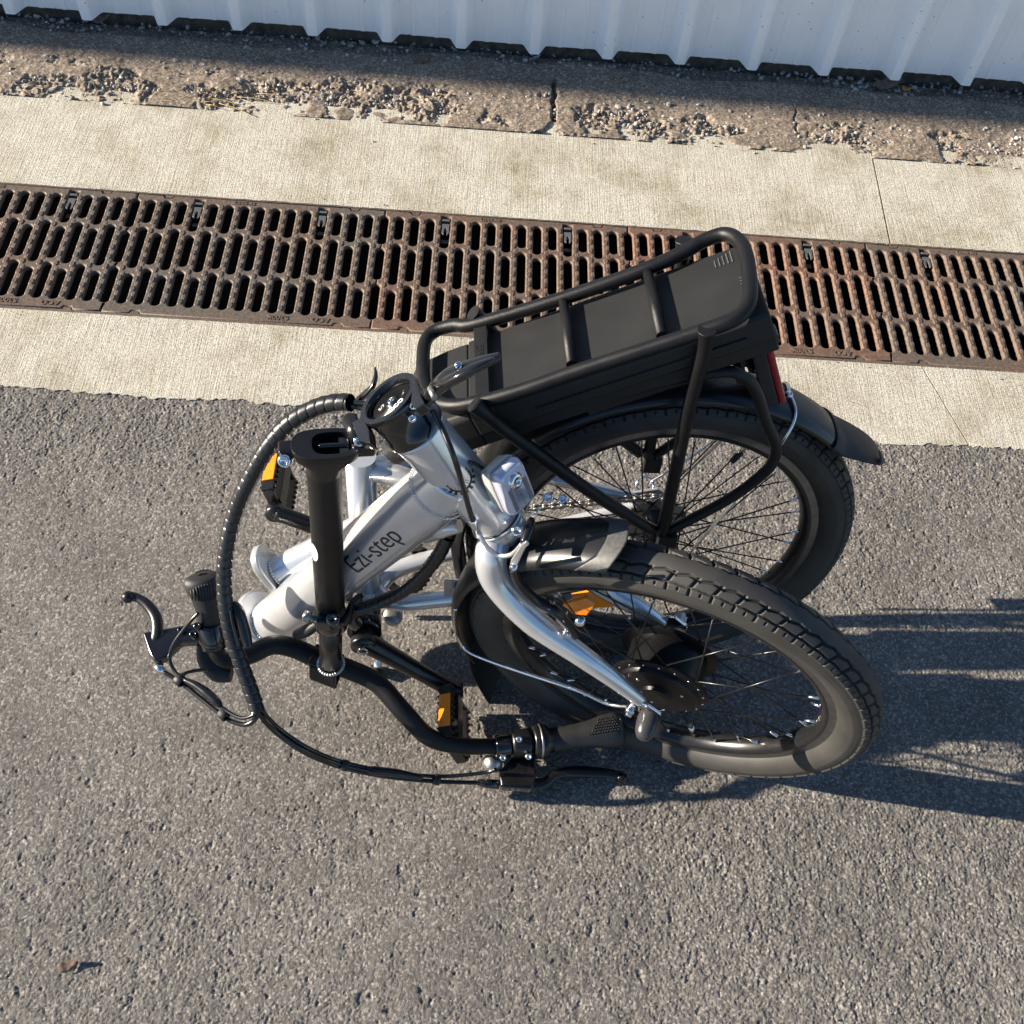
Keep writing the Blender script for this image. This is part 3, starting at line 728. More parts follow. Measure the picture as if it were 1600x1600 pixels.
lt = text_mesh('Ezi-step', tsz, 'lettering', inkm, mt, (0, 0, 0), (1, 0, 0), (0, 1, 0), .0003, bend=bend_tube, weight=-.00035)
# gear emblem on the head tube
def axis_pt(u, v, R_=.0284):
    d = _ray(u, v).normalized(); a_ = d - sdir * d.dot(sdir); w0 = _C - S_bot; b_ = w0 - sdir * w0.dot(sdir)
    A_ = a_.dot(a_); B_ = 2 * a_.dot(b_); C_ = b_.dot(b_) - R_ * R_; D = max(0, B_ * B_ - 4 * A_ * C_); return _C + d * ((-B_ - math.sqrt(D)) / (2 * A_))
gc_ = axis_pt(717, 750); g_n = gc_ - S_bot; g_n = (g_n - sdir * g_n.dot(sdir)).normalized(); g_t = sdir.cross(g_n); hc = (gc_ - S_bot).dot(sdir)
def wrap(x_, y_, lift=.0004): a_ = x_ / .0284; return S_bot + sdir * (hc + y_) + (math.cos(a_) * g_n + math.sin(a_) * g_t) * (.0288 + lift)
mb = MB(); NG = 18; ro, ri = .0150, .0128
for k in range(NG * 2):
    a0, a1 = 2 * PI * k / (NG * 2), 2 * PI * (k + 1) / (NG * 2); r1 = ro if k % 2 else ro + .0042
    mb.add([wrap(ri * math.cos(a0), ri * math.sin(a0)), wrap(r1 * math.cos(a0), r1 * math.sin(a0)), wrap(r1 * math.cos(a1), r1 * math.sin(a1)), wrap(ri * math.cos(a1), ri * math.sin(a1))] if k % 2 == 0 else
           [wrap(ri * math.cos(a0), ri * math.sin(a0)), wrap(ro * math.cos(a0), ro * math.sin(a0)), wrap(ro * math.cos(a1), ro * math.sin(a1)), wrap(ri * math.cos(a1), ri * math.sin(a1))], [(0, 1, 2, 3)], False)
for k in range(22):
    a = 2 * PI * k / 22; t_ = a + .012; mb.add([wrap(.004 * math.cos(a), .004 * math.sin(a)), wrap(.0118 * math.cos(a), .0118 * math.sin(a)), wrap(.0118 * math.cos(a + .05), .0118 * math.sin(a + .05)), wrap(.004 * math.cos(a + .12), .004 * math.sin(a + .12))], [(0, 1, 2, 3)], False)
mb.build('gear_emblem', inkm, ht)
# ---- fork
mb = MB(); mb.lathe(S_bot, -sdir, [(0, -.001), (.0305, -.001), (.0305, .002), (.028, .0035), (.0285, .007), (.0285, .012), (.0245, .020), (.019, .026), (0, .030)], 40)
fk = mb.build('fork_crown', silver, E)
MB().lathe(S_bot, -sdir, [(.0280, -.0032), (.0298, -.0032), (.0298, .0005), (.0280, .0005)], 40).build('crown_race', inkm, E)
for (nm, pts) in (('fork_blade', [FP(783, 828, 0), FP(768, 862, -.030), FP(776, 908, -.045), FP(830, 968, -.055), FP(905, 1022, -.058), FP(960, 1062, -.058), FP(1003, 1096, -.058)]),
                  ('fork_blade', [FP(786, 832, .004), FP(838, 850, .035), FP(890, 880, .048), FP(945, 918, .055), FP(1000, 950, .057), FP(1036, 974, .058)])):
    Tb(pts, [.018, .0185, .0175, .0165, .0135, .0110, .0080][:len(pts)] if len(pts) == 7 else [.018, .0185, .0170, .0150, .0125, .0085], silver, nm, seg=28, sub=8)
for o_, px in ((-.060, (1010, 1100)), (.060, (1043, 976))):
    s = -1 if o_ < 0 else 1; c_ = FW(0, 0, o_)
    mb = MB(); mb.prism([c_ + FF[1] * x_ + FF[3] * y_ for x_, y_ in ((-.020, .018), (-.008, .024), (.012, .010), (.013, -.010), (-.004, -.014), (-.016, -.004))], FF[2] * .005 * s)
    mb.build('dropout', chrome, E, .0015)
    mb = MB(); mb.lathe(c_ + FF[2] * s * .005, FF[2] * s, [(0, 0), (.0125, 0), (.0125, .003), (.009, .003), (.009, .006), (0, .006)], 24); mb.build('axle_washer', chrome, E)
c_ = FW(0, 0, -.0655); mb = MB(); mb.lathe(c_, -FF[2], [(0, 0), (.0140, 0), (.0142, .005), (.0136, .016), (.0115, .026), (.0080, .032), (.004, .034), (0, .034)], 28)
mb.build('axle_nut_cover', mat('nut_cover_plastic', (.05, .05, .052), .28, .3), E)
mb = MB(); mb.lathe(FW(0, 0, .069), FF[2], [(0, 0), (.0095, 0), (.0095, .009), (.006, .009), (.006, .014), (0, .014)], 6, False); mb.build('axle_nut', steel, E)
# ---- brake on the fork
Tb([FP(802, 888, -.06), FP(812, 912, -.058), FP(838, 938, -.056), FP(868, 955, -.055), FP(888, 975, -.054), FP(900, 992, -.053)], [.006, .0062, .0065, .0068, .0060, .0065], blacksat, 'brake_arm', seg=14, flat=.8)
Tb([FP(858, 828, .04), FP(868, 842, .045), FP(876, 858, .046), FP(890, 885, .048)], [.006, .0062, .0065, .005], blacksat, 'brake_arm', seg=14, flat=.8)
mb = MB(); c1_ = FP(906, 970, -.055); mb.lathe(c1_, (_C - c1_), [(0, .004), (.003, .004), (.0066, .0), (.0066, -.004), (0, -.004)], 20); mb.build('brake_pivot_bolt', chrome, E)
mb = MB()
for (u, v, r_) in ((858, 945, .0055), (886, 985, .004), (880, 962, .004)):
    p_ = FP(u, v, -.052); mb.cyl(p_ - FF[2] * .008, p_ + FF[2] * .006, r_)
mb.tube([FP(854, 952, -.055), FP(858, 938, -.045)], .006, smooth_path=False); mb.tube([FP(872, 968, -.05), FP(884, 980, -.05), FP(890, 995, -.054)], .003)
mb.build('brake_hardware', chrome, E)
mb = MB(); mb.prism([FP(u, v, -.060) for u, v in ((797, 884), (804, 889), (808, 884), (823, 852), (828, 848), (823, 843), (816, 848), (800, 872))], -FF[2] * .0035)
bl = mb.build('brake_link', brushed, E, .001)
mb = MB(); mb.bolt(FP(803, 886, -.0645), -FF[2], .0042, .003); mb.bolt(FP(856, 778, .03), _C - FP(856, 778, .03), .0058, .004); mb.bolt(FP(879, 780, .04), _C - FP(879, 780, .04), .0055, .004)
mb.bolt(FP(808, 829, -.02), _C - FP(808, 829, -.02), .006, .004); mb.build('brake_bolts', chrome, E)
Tb([FP(744, 815, -.03), FP(751, 838, -.04), FP(762, 856, -.045), FP(780, 868, -.045), FP(800, 866, -.045), FP(816, 850, -.045)], .0026, brushed, 'brake_noodle', seg=10)
Tb([FP(819, 848, -.04), FP(826, 828, -.025), FP(831, 812, -.01)], [.0045, .0062, .004], cablem, 'rubber_boot', seg=12)
Tb([FP(834, 812, -.01), FP(842, 795, 0), FP(850, 780, .02)], .0009, chrome, 'brake_wire', seg=6)
# brake housing running down the head tube
Tb([G(676, 640, .655), G(690, 668, .645), G(707, 708, .635), G(722, 755, .60), G(733, 795, .565), G(738, 812, .55)], .0030, cablem, 'brake_cable', seg=10)
Tb([G(738, 811, .55), FP(746, 836, -.036)], [.0040, .0040], chrome, 'cable_ferrule', smooth_path=False)
# ---- headlight
hx = (FP(808, 745, 0) - FP(770, 735, 0)).normalized()
lc = FP(790, 755, 0)
ldir = (FF[1] * .80 + FF[3] * .45 - FF[2] * .30).normalized(); lup = (FF[3] - ldir * FF[3].dot(ldir)).normalized(); lsd = ldir.cross(lup)
def rbox(mb, c, d, u, s, prof, seg=36, q=7):       # superellipse loft along d : prof=(t, halfU, halfS)
    vs = []; fs = []
    for (t_, hu, hs) in prof:
        for k in range(seg):
            a = 2 * PI * k / seg; ca, sa = math.cos(a), math.sin(a)
            vs.append(c + d * t_ + u * hu * math.copysign(abs(ca) ** (2 / q), ca) + s * hs * math.copysign(abs(sa) ** (2 / q), sa))
    for i in range(len(prof) - 1):
        for k in range(seg): k2 = (k + 1) % seg; fs.append((i * seg + k, i * seg + k2, (i + 1) * seg + k2, (i + 1) * seg + k))
    fs.append(tuple(range(seg))); fs.append(tuple(range((len(prof) - 1) * seg, len(prof) * seg)))
    mb.add(vs, fs[:-2], True); o_ = len(mb.v) - len(vs)
    for f in fs[-2:]: mb.f.append(tuple(i + o_ for i in f)); mb.sm.append(False); mb.mi.append(0)
    return mb
lc = FP(787, 754, 0)
hl = rbox(MB(), lc, ldir, lup, lsd, [(-.014, .016, .012), (-.010, .024, .017), (.004, .029, .019), (.008, .029, .019)]).build('headlight', lampbody, E)
rbox(MB(), lc, ldir, lup, lsd, [(.0082, .0285, .0185), (.016, .029, .019), (.021, .027, .017), (.022, .024, .014)]).build('lens', lens, hl)
mb = MB(); mb.lathe(lc + ldir * .0222 + lup * .010, ldir, [(0, .001), (.003, .0015), (.0035, .004), (.008, .0022), (.0095, .0005), (.0100, -.002)], 28); mb.build('bulb_ring', chrome, hl)
mb = MB(); mb.box(lc + ldir * .0226 - lup * .010, lsd * .0068, lup * .0125, ldir * .0006); mb.build('reflector', mat('lamp_mirror', (.55, .66, .9), .08, .9), hl)
mb = MB()
for k in range(13): mb.box(lc + ldir * .0226 - lup * (.021 - k * .0019), lsd * .0020 + 0 * lup, lup * .0004, ldir * .0006)
for s_ in (-1, 1):
    for k in range(16): mb.box(lc + ldir * .0225 - lup * (.022 - k * .0018) + lsd * s_ * .011, lsd * .0026, lup * .0004, ldir * .0006)
mb.build('lens_ribs', steel, hl)
Tb([lc - ldir * .012 - lup * .01, lc - ldir * .02 - lup * .022, onaxis(.012) + FF[1] * .024], [.006, .005, .007], blacksat, 'headlight_bracket')
Tb([FP(792, 830, 0), FP(806, 825, -.005), FP(815, 835, -.008)], [.007, .007, .006], brushed, 'fork_boss', seg=12)
Tb([lc - ldir * .013 + lup * .004, FP(735, 722, .0), FP(720, 740, .004), FP(712, 764, .004)], .0024, cablem, 'lamp_wire', seg=8)
# ---- front mudguard
def mudguard(fr, rad, hw, a0, a1, name, m, arch=.014, n=64, extra=None, th=.0016, a_fun=None, parent=None, wf=None):
    vs = []; fs = []; K = 13
    for i in range(n + 1):
        t_ = a0 + (a1 - a0) * i / n
        tt = t_; ra, da = rad(t_) if callable(rad) else (rad, 0)
        for k in range(K):
            s_ = -1 + 2 * k / (K - 1); ra2 = ra - (arch(i / n) if callable(arch) else arch) * (abs(s_) ** 2.4); o2 = hw * math.sin(s_ * PI / 2 * .92) / math.sin(PI / 2 * .92)
            sh = a_fun(i / n, s_) if a_fun else 0
            if wf: o2 *= wf(i / n)
            p = fr[0] + fr[1] * ra2 * math.cos(t_ + sh) + fr[3] * ra2 * math.sin(t_ + sh) + fr[2] * o2; vs.append(p)
    for i in range(n):
        for k in range(K - 1): fs.append((i * K + k, i * K + k + 1, (i + 1) * K + k + 1, (i + 1) * K + k))
    mb = MB(); mb.add(vs, fs, True); o_ = mb.build(name, m, parent or E); s_ = o_.modifiers.new('s', 'SOLIDIFY'); s_.thickness = th; s_.offset = 0
    return o_
D = math.radians
mg = mudguard(FF, .284, .034, D(116), D(206), 'front_mudguard', fendm, a_fun=lambda f, s_: -(.10 * (1 - s_ * s_) + .05 * s_) * max(0, 1 - f * 8) * 1.0 + .02)
mudguard(FF, .2855, .0345, D(112.5), D(117), 'guard_end_strip', fendend, n=12, parent=mg, a_fun=lambda f, s_: -(.06 * (1 - abs(s_) ** 1.5)) + (.11 * max(0, abs(s_) - .5)) * f)
def flaprad(t_): return (.284 + max(0, (t_ - D(204))) * .13, 0)
mudguard(FF, flaprad, .030, D(203), D(240), 'mud_flap', blackmatt, n=24, parent=mg, arch=.010, a_fun=lambda f, s_: -.20 * max(0, f - .55) * s_ * s_)
Tb([FP(712, 950, -.036), FP(711, 972, -.037), FP(716, 998, -.038), FP(735, 1020, -.042), FP(800, 1045, -.050), FP(900, 1078, -.058), FP(950, 1100, -.062), FP(988, 1104, -.064)], .0024, chrome, 'mudguard_stay', seg=10)
mb = MB(); mb.bolt(FP(985, 1108, -.068), -FF[2], .006, .006); mb.lathe(FP(985, 1108, -.066), -FF[2], [(0, 0), (.004, 0), (.004, .010), (0, .010)]); mb.build('stay_bolt', chrome, E)
# ---- rear mudguard
mr = mudguard(RR, .283, .034, D(46), D(186), 'rear_mudguard', fendm, n=90)
def fl2(t_): return (.2845 + max(0, (D(46) - t_)) * .085, 0)
mudguard(RR, fl2, .0365, D(50), D(29.0), 'mud_flap', blackmatt, n=40, parent=mr, a_fun=lambda f, s_: .13 * max(0, -s_) * f * f, wf=lambda f: 1.04 if f < .72 else 1.04 * max(.10, (1 - ((f - .72) / .28) ** 4)) ** .5, arch=lambda f: .014 * (1 - f) + .001)
mb = MB()
for (u, v) in ((1209, 606), (1232, 617)): mb.bolt(RP(u, v, -.004), RR[3] + RR[1] * .5 - RR[2] * .3, .0048, .004)
mb.build('guard_rivets', chrome, mr)
for s_ in (-1, 1):
    Tb([RW(.115, .263, s_ * .004), RW(.118, .256, s_ * .026), RW(.112, .236, s_ * .040), RW(.095, .190, s_ * .046), RW(.05, .09, s_ * .058), RW(.012, .005, s_ * .066)], .0023, chrome, 'mudguard_stay', seg=10)

# ---- rear frame: seat tube, stays, bottom bracket, rear half of the main tube
ST = RP(564, 724, 0); BB = RW(-.402, -.134, 0)
st = Tb([ST + RR[3] * .012, BB], [.0195, .0200], silver, 'seat_tube', smooth_path=False, seg=32)
MB().cyl(BB - RR[2] * .036, BB + RR[2] * .036, .0205, seg=32).build('bottom_bracket_shell', silver, E)
hr = G(433, 893, .205); jt = ST.lerp(BB, .46)
Tb([jt, jt.lerp(hr, .85), hr], [.0205, .0205, .021], silver, 'rear_main_tube', seg=32)
pd_ = (hr - jt).normalized()
h2 = hinge_plate(hr, pd_ + V(-.1, .2, 0), RR[3], .026, .048, .012, 'hinge_plate')
mb = MB(); weld(mb, hr - pd_ * .002, pd_, .0215, .002, 34); mb.build('weld_bead', silver, E)
mb = MB(); weld(mb, ST - RR[3] * .012 + RR[1] * .014, RR[1], .016, .002, 30); mb.build('weld_bead', silver, E)
MB().cyl(hr + V(.012, -.03, -.05) - RR[3] * .0, Hp + V(.01, .03, .03), .009).build('hinge_pin', silver, E)
for s_ in (-1, 1):
    Tb([ST - RR[3] * .012, RW(-.345, .118, s_ * .012), RW(-.26, .095, s_ * .040), RW(-.12, .042, s_ * .056), RW(-.022, .010, s_ * .060)], [.014, .014, .0095, .0085, .0080], silver, 'seat_stay', seg=20)
    Tb([BB + RR[1] * .012 + RR[3] * .006, RW(-.36, -.118, s_ * .030), RW(-.28, -.090, s_ * .042), RW(-.12, -.040, s_ * .056), RW(-.018, -.004, s_ * .060)], [.0130, .0125, .0120, .0095, .0080], silver, 'chain_stay', seg=20)
    mb = MB(); mb.prism([RW(x_, y_, s_ * .0605) for x_, y_ in ((-.035, .020), (.004, .030), (.022, .016), (.026, -.012), (.010, -.022), (-.006, -.016), (-.034, -.014))], RR[2] * s_ * .005); mb.build('dropout', brushed, E, .0015)
    mb = MB(); mb.lathe(RW(0, 0, s_ * .066), RR[2] * s_, [(0, 0), (.011, 0), (.011, .004), (.0085, .004), (.0085, .012), (0, .012)], 6, False); mb.build('axle_nut', steel, E)
# flat silver kickstand bracket on the stay with a socket bolt
mb = MB(); mb.box(RW(-.262, -.062, -.045), RR[1] * .030, RR[3] * .016, RR[2] * .002); mb.build('kickstand_bracket', brushed, E, .001)
mb = MB(); mb.lathe(RW(-.272, -.058, -.047), (_C - RW(-.27, -.06, -.047)), [(0, .002), (.0045, .002), (.0055, .010), (.009, .010), (.0098, .007), (.0098, -.002)], 24); mb.build('bracket_bolt', steel, E)
# kickstand
Tb([BB + V(.0, -.03, -.02), G(594, 1000, .05), G(588, 1052, .006)], [.008, .0065, .0058], silver, 'kickstand', seg=16)
MB().cyl(G(590, 1042, .012), G(586, 1056, .004), .010, .012).build('kickstand_foot', blackmatt, E)
MB().lathe(G(614, 962, .075), (_C - G(614, 962, .075)) + V(0, 0, .3), [(0, .008), (.012, .008), (.0145, .005), (.0145, -.03), (0, -.03)], 32).build('bottom_foot', steel, E)
# ---- cranks, pedals, chainring, chain
def crank(a0, a1, off, name):
    mb = MB(); mb.tube([a0, a0.lerp(a1, .2), a0.lerp(a1, .6), a1], [.0175, .0150, .0125, .0125], 20, flat=.95, up=RR[2])
    mb.lathe(a0 - RR[2] * .012, RR[2], [(0, 0), (.017, 0), (.018, .004), (.017, .024), (0, .024)], 28)
    mb.lathe(a1 - RR[2] * .008, RR[2], [(0, 0), (.0135, 0), (.0135, .016), (0, .016)], 24); return mb.build(name, blacksat, E)
ca0 = RW(-.402, -.134, -.085); ca1 = RW(-.274, -.238, -.100)
cb0 = RW(-.402, -.134, .085); cb1 = RP(430, 800, .095)
k1_ = crank(ca0, ca1, -.1, 'crank_arm'); k2_ = crank(cb0, cb1, .1, 'crank_arm')
mb = MB(); mb.lathe(ca0 - RR[2] * .0178, -RR[2], [(.0055, 0), (.0055, .0012), (.0075, .0012), (.0075, 0)], 24); mb.build('crank_bolt_ring', chrome, k1_)
MB().cyl(RW(-.402, -.134, -.072), RW(-.402, -.134, -.034), .024, .0215, 28).build('crank_collar', blackgloss, E)
def pedal(c, ax, ln, X, name, lab=None):
    p = bpy.data.objects.new(name, None); col.objects.link(p); p.parent = E
    ax = ax.normalized(); X = (X - ax * X.dot(ax)).normalized(); Z_ = ax.cross(X)
    mb = MB(); hw, hh, hl_ = .034, .0095, .042; m0 = c + ax * (.012 + hl_)
    for s_ in (-1, 1):
        mb.box(m0 + X * s_ * hw, X * .004, Z_ * hh, ax * hl_)
        for k in range(8): mb.box(m0 + X * s_ * (hw - .0) + ax * (-.036 + k * .0103), X * .0035, Z_ * (hh + .003), ax * .0018)
    for s_ in (-1, 1): mb.box(m0 + ax * s_ * hl_, X * hw, Z_ * hh * .8, ax * .0035)
    mb.box(m0, X * .011, Z_ * .010, ax * hl_)
    mb.build('pedal_cage', blacksat, p, .0012)
    MB().cyl(c, c + ax * .03, .0075, .0065).build('spindle', chrome, p)
    return p, m0, ax, X, Z_
def reflector_on(p, m0, ax, X, Z_, s_):
    MB().box(m0 + X * s_ * .0392 , X * .0016, Z_ * .0085, ax * .026).build('reflector', orange, p, .001)
# near pedal, cage hangs toward the camera side with its amber reflector turned up
p1, m0, ax, X_, Z_ = pedal(ca1, -RR[2], .1, V(-.35, 0, .93), 'pedal')
reflector_on(p1, m0, ax, X_, Z_, 1); reflector_on(p1, m0, ax, X_, Z_, -1)
p2, m0, ax, X_, Z_ = pedal(cb1, RR[2], .1, V(-.25, 0, .97), 'pedal')
reflector_on(p2, m0, ax, X_, Z_, 1); reflector_on(p2, m0, ax, X_, Z_, -1)
mb = MB(); T_ = 96; c0 = RW(-.402, -.134, .046); pts = []
for k in range(T_):
    a = 2 * PI * k / T_; r_ = .092 + (.0025 if k % 2 else -.0015); pts.append(c0 + RR[1] * r_ * math.cos(a) + RR[3] * r_ * math.sin(a))
inner = [c0 + RR[1] * .072 * math.cos(2 * PI * k / T_) + RR[3] * .072 * math.sin(2 * PI * k / T_) for k in range(T_)]
vs = pts + inner + [p + RR[2] * .003 for p in pts] + [p + RR[2] * .003 for p in inner]; fs = []
for k in range(T_):
    k2 = (k + 1) % T_; fs += [(k, k2, T_ + k2, T_ + k), (2 * T_ + k, 2 * T_ + k2, 3 * T_ + k2, 3 * T_ + k), (k, k2, 2 * T_ + k2, 2 * T_ + k), (T_ + k, T_ + k2, 3 * T_ + k2, 3 * T_ + k)]
mb.add(vs, fs, False)
for k in range(5):
    a = 2 * PI * k / 5 + .3; d_ = RR[1] * math.cos(a) + RR[3] * math.sin(a); mb.tube([c0 + RR[2] * .0015, c0 + RR[2] * .0015 + d_ * .078], [.010, .007], 10, flat=.4, up=RR[2], smooth_path=False)
mb.build('chainring', blacksat, E)
# chain: one closed loop of links over chainring, sprocket and derailleur wheels
mb = MB()
def cpt(c_, r_, a_): return (c_[0] + r_ * math.cos(a_), c_[1] + r_ * math.sin(a_))
cc = (-.402, -.134); pl = []
for k in range(22): pl.append(cpt(cc, .0925, D(108 + k * (288 - 108) / 21)))
pl += [cpt((.012, -.100), .016, D(a_)) for a_ in (250, 290, 330, 10)]
pl += [cpt((.018, -.060), .014, D(a_)) for a_ in (200, 160, 120)]
pl += [cpt((0, 0), .034, D(a_)) for a_ in (-20, 10, 40, 70, 100)]
seglen = [math.dist(pl[i_], pl[(i_ + 1) % len(pl)]) for i_ in range(len(pl))]; tot = sum(seglen); nl = int(tot / .0127) // 2 * 2
def at_s(s_):
    s_ %= tot
    for i_, l_ in enumerate(seglen):
        if s_ <= l_:
            a_, b2 = pl[i_], pl[(i_ + 1) % len(pl)]; f_ = s_ / l_; x_ = a_[0] + (b2[0] - a_[0]) * f_; y_ = a_[1] + (b2[1] - a_[1]) * f_
            return RW(x_, y_, .0475 if x_ < -.3 else .0475 - .005 * (x_ + .3) / .3)
        s_ -= l_
    return RW(pl[0][0], pl[0][1], .0475)
cps = [at_s(k * tot / nl) for k in range(nl)]
for k in range(nl):
    a = cps[k]; b_ = cps[(k + 1) % nl]; d_ = b_ - a; wd = .0020 if k % 2 else .0034
    for s_ in (-1, 1): mb.tube([a + RR[2] * s_ * wd - d_ * .12, a + RR[2] * s_ * wd + d_ * .2, a.lerp(b_, .5) + RR[2] * s_ * wd, b_ + RR[2] * s_ * wd - d_ * .2, b_ + RR[2] * s_ * wd + d_ * .12], [.0030, .0042, .0027, .0042, .0030], 8, 2, flat=.3, up=RR[2])
    mb.cyl(a - RR[2] * .0045, a + RR[2] * .0045, .0024, seg=8)
mb.build('chain', steel, E)
mb = MB(); mb.prism([RW(x_, y_, .070) for x_, y_ in ((.004, -.004), (.018, -.01), (.030, -.05), (.026, -.10), (.012, -.115), (.002, -.10), (.010, -.06))], RR[2] * .004)
mb.lathe(RW(.018, -.06, .05), RR[2], [(0, -.005), (.014, -.005), (.014, .003), (0, .003)], 20); mb.lathe(RW(.012, -.10, .05), RR[2], [(0, -.005), (.014, -.005), (.014, .003), (0, .003)], 20)
mb.box(RW(.02, -.03, .082), RR[1] * .014, RR[3] * .012, RR[2] * .012); mb.build('derailleur', brushed, E, .001)
mb = MB(); mb.lathe(RW(-.012, .022, .075), _C - RW(0, 0, .07), [(.0105, -.002), (.0105, .002), (.0135, .002), (.0135, -.002), (.0105, -.002)], 28); mb.build('stay_eyelet', chrome, E)
Tb([RW(-.008, .026, .075), RW(.05, .085, .078), RW(.10, .17, .07)], .0021, chrome, 'mudguard_stay_rod', seg=8)
# black battery/ring guard between the wheels at the frame
Tb([RP(706, 812, -.01), RP(714, 850, -.02), RP(722, 900, -.035), RP(735, 935, -.05)], [.009, .010, .009, .006], fendm, 'rear_guard_bracket', seg=16)

# ---- luggage rack
RK = .0082
loop = [(745, 506), (880, 466), (1000, 424), (1068, 394), (1100, 376), (1132, 366), (1154, 376), (1166, 400), (1172, 445), (1168, 478), (1148, 498), (1105, 515), (1000, 549), (900, 581), (810, 612), (745, 629), (705, 634), (676, 624), (663, 600), (661, 565), (665, 533), (682, 516), (712, 508)]
rk = bpy.data.objects.new('luggage_rack', None); col.objects.link(rk); rk.parent = E
MB().tube([KP(u, v) for u, v in loop], RK, 18, 6, closed=True).build('rack_rail', blacktube, rk)
for a_, b__ in (((880, 467), (893, 569)), ((1012, 424), (1034, 524))):
    MB().tube([KP(*a_) - KN * .001, KP(*b__) - KN * .001], .0062, 16, smooth_path=False).build('crossbar', blacktube, rk)
pA, pB = KP(750, 508), KP(754, 622); dd = (pB - pA).normalized()
mb = MB(); mb.box((pA + pB) / 2 - KN * .001, KA * .0085, (pB - pA) * .5, KN * .0015); cb = mb.build('flat_crossbar', blacktube, rk, .0008)
text_mesh('25KG', .014, 'cast_lettering', blacktube, rk, KP(757, 566) + KN * .0006, -dd, -KA, .001)
LG = [[(-.264, .305, .082), (-.250, .291, .083), (-.225, .262, .078), (-.12, .165, .075), (-.030, .090, .070)],
      [(-.030, .415, .082), (-.027, .385, .080), (-.026, .30, .076), (-.022, .20, .073), (-.018, .085, .070)]]
for s_ in (-1, 1):
    for L_ in LG: MB().tube([RW(a, b_, s_ * o_) for a, b_, o_ in L_], [.0098] + [.0080] * (len(L_) - 1), 16).build('rack_leg', blacktube, rk)
    LP = [(-.010, .088, .068), (.050, .150, .072), (.083, .192, .070), (.0925, .215, .068), (.090, .240, .067), (.070, .275, .065), (.048, .318, .062), (.030, .336, .060), (.004, .342, .060), (-.06, .322, .058), (-.163, .272, .056), (-.25, .23, .05)]
    MB().tube([RW(a, b_, s_ * o_) for a, b_, o_ in LP], .0068, 16).build('rack_lower_rail', blacktube, rk)
    MB().box(RW(-.010, .070, s_ * .071), RR[1] * .012, RR[3] * .014, RR[2] * .006).build('rack_foot', blacktube, rk, .001)
MB().tube([RW(.03, .33, -.06), RW(.032, .332, 0), RW(.03, .33, .06)], .0062, 14).build('crossbar', blacktube, rk)
# ---- battery under the rails
def kpt(a, h, o_): return RW(a, .423 + .492 * a, 0) + KN * h + RR[2] * o_      # a along, h above rack plane, o across
kscale = math.sqrt(1 + .492 ** 2)
bt = bpy.data.objects.new('battery', None); col.objects.link(bt); bt.parent = E
def extr(sec, a0, a1, m, name, parent, bev=.002, ends=None):
    st_ = ends or [(a0, 1, 0), (a1, 1, 0)]; vs = []; n_ = len(sec); fs = []
    for (a_, s_, dh) in st_:
        for (o_, h_) in sec: vs.append(kpt(a_, (h_ + .06) * s_ - .06 + dh, o_ * (0.5 + .5 * s_)))
    for i in range(len(st_) - 1):
        for k in range(n_): k2 = (k + 1) % n_; fs.append((i * n_ + k, i * n_ + k2, (i + 1) * n_ + k2, (i + 1) * n_ + k))
    fs += [tuple(range(n_)), tuple(range((len(st_) - 1) * n_, len(st_) * n_))]
    return MB().add(vs, fs, False).build(name, m, parent, bev, 3)
top = -.0125
sec = [(-.062, top), (.062, top), (.067, top - .006), (.069, top - .034), (.064, top - .037), (.064, top - .054), (.052, top - .064), (-.052, top - .064), (-.064, top - .054), (-.064, top - .037), (-.069, top - .034), (-.067, top - .006)]
extr(sec, -.275, .030, battm, 'battery_case', bt, .0022)
extr([(o_, h_) for o_, h_ in sec], -.345, -.2755, battm, 'front_cover', bt, .004, [(-.352, .80, -.010), (-.338, .95, -.003), (-.300, .985, -.001), (-.2758, .985, -.001)])
for s_ in (-1, 1):
    mb = MB(); mb.add([kpt(a_, h_, s_ * o_) for a_ in (-.21, .004) for (o_, h_) in ((.0690, top - .020), (.0705, top - .021), (.0705, top - .028), (.0690, top - .029))], [(0, 1, 5, 4), (1, 2, 6, 5), (2, 3, 7, 6), (0, 1, 2, 3), (4, 5, 6, 7)], False); mb.build('side_rib', battm, bt, .0005)
mb = MB()
for k in range(5): mb.box(kpt(.012 - k * .0042, top + .0004, .046 - .0009 * k), RR[2] * (.0105 - .0010 * k), KA * .0006, KN * .0008)
for k in range(3): mb.box(kpt(.020, top + .0004, .004 - k * .0050), KA * .0075, RR[2] * .0006, KN * .0008)
mb.build('charge_marks', steel, bt)
mb = MB(); mb.box(kpt(.0305, top - .045, -.048), RR[2] * .010, KN * .006, KA * .002); sw = mb.build('power_switch', blackgloss, bt, .001)
pz = kpt(.0305, top - .045, -.053) + KA * .0022
text_mesh('I O', .008, 'switch_marks', whitem, bt, pz, RR[2], KN, .0004)
# connection block below
extr([(-.045, top - .065), (.045, top - .065), (.040, top - .082), (-.040, top - .082)], -.17, -.02, blackmatt, 'battery_cradle', bt, .002)
MB().tube([RW(-.315, .20, 0), RW(-.36, .15, 0)], [.02, .018], 20, smooth_path=False).build('battery_bracket', blackmatt, bt)
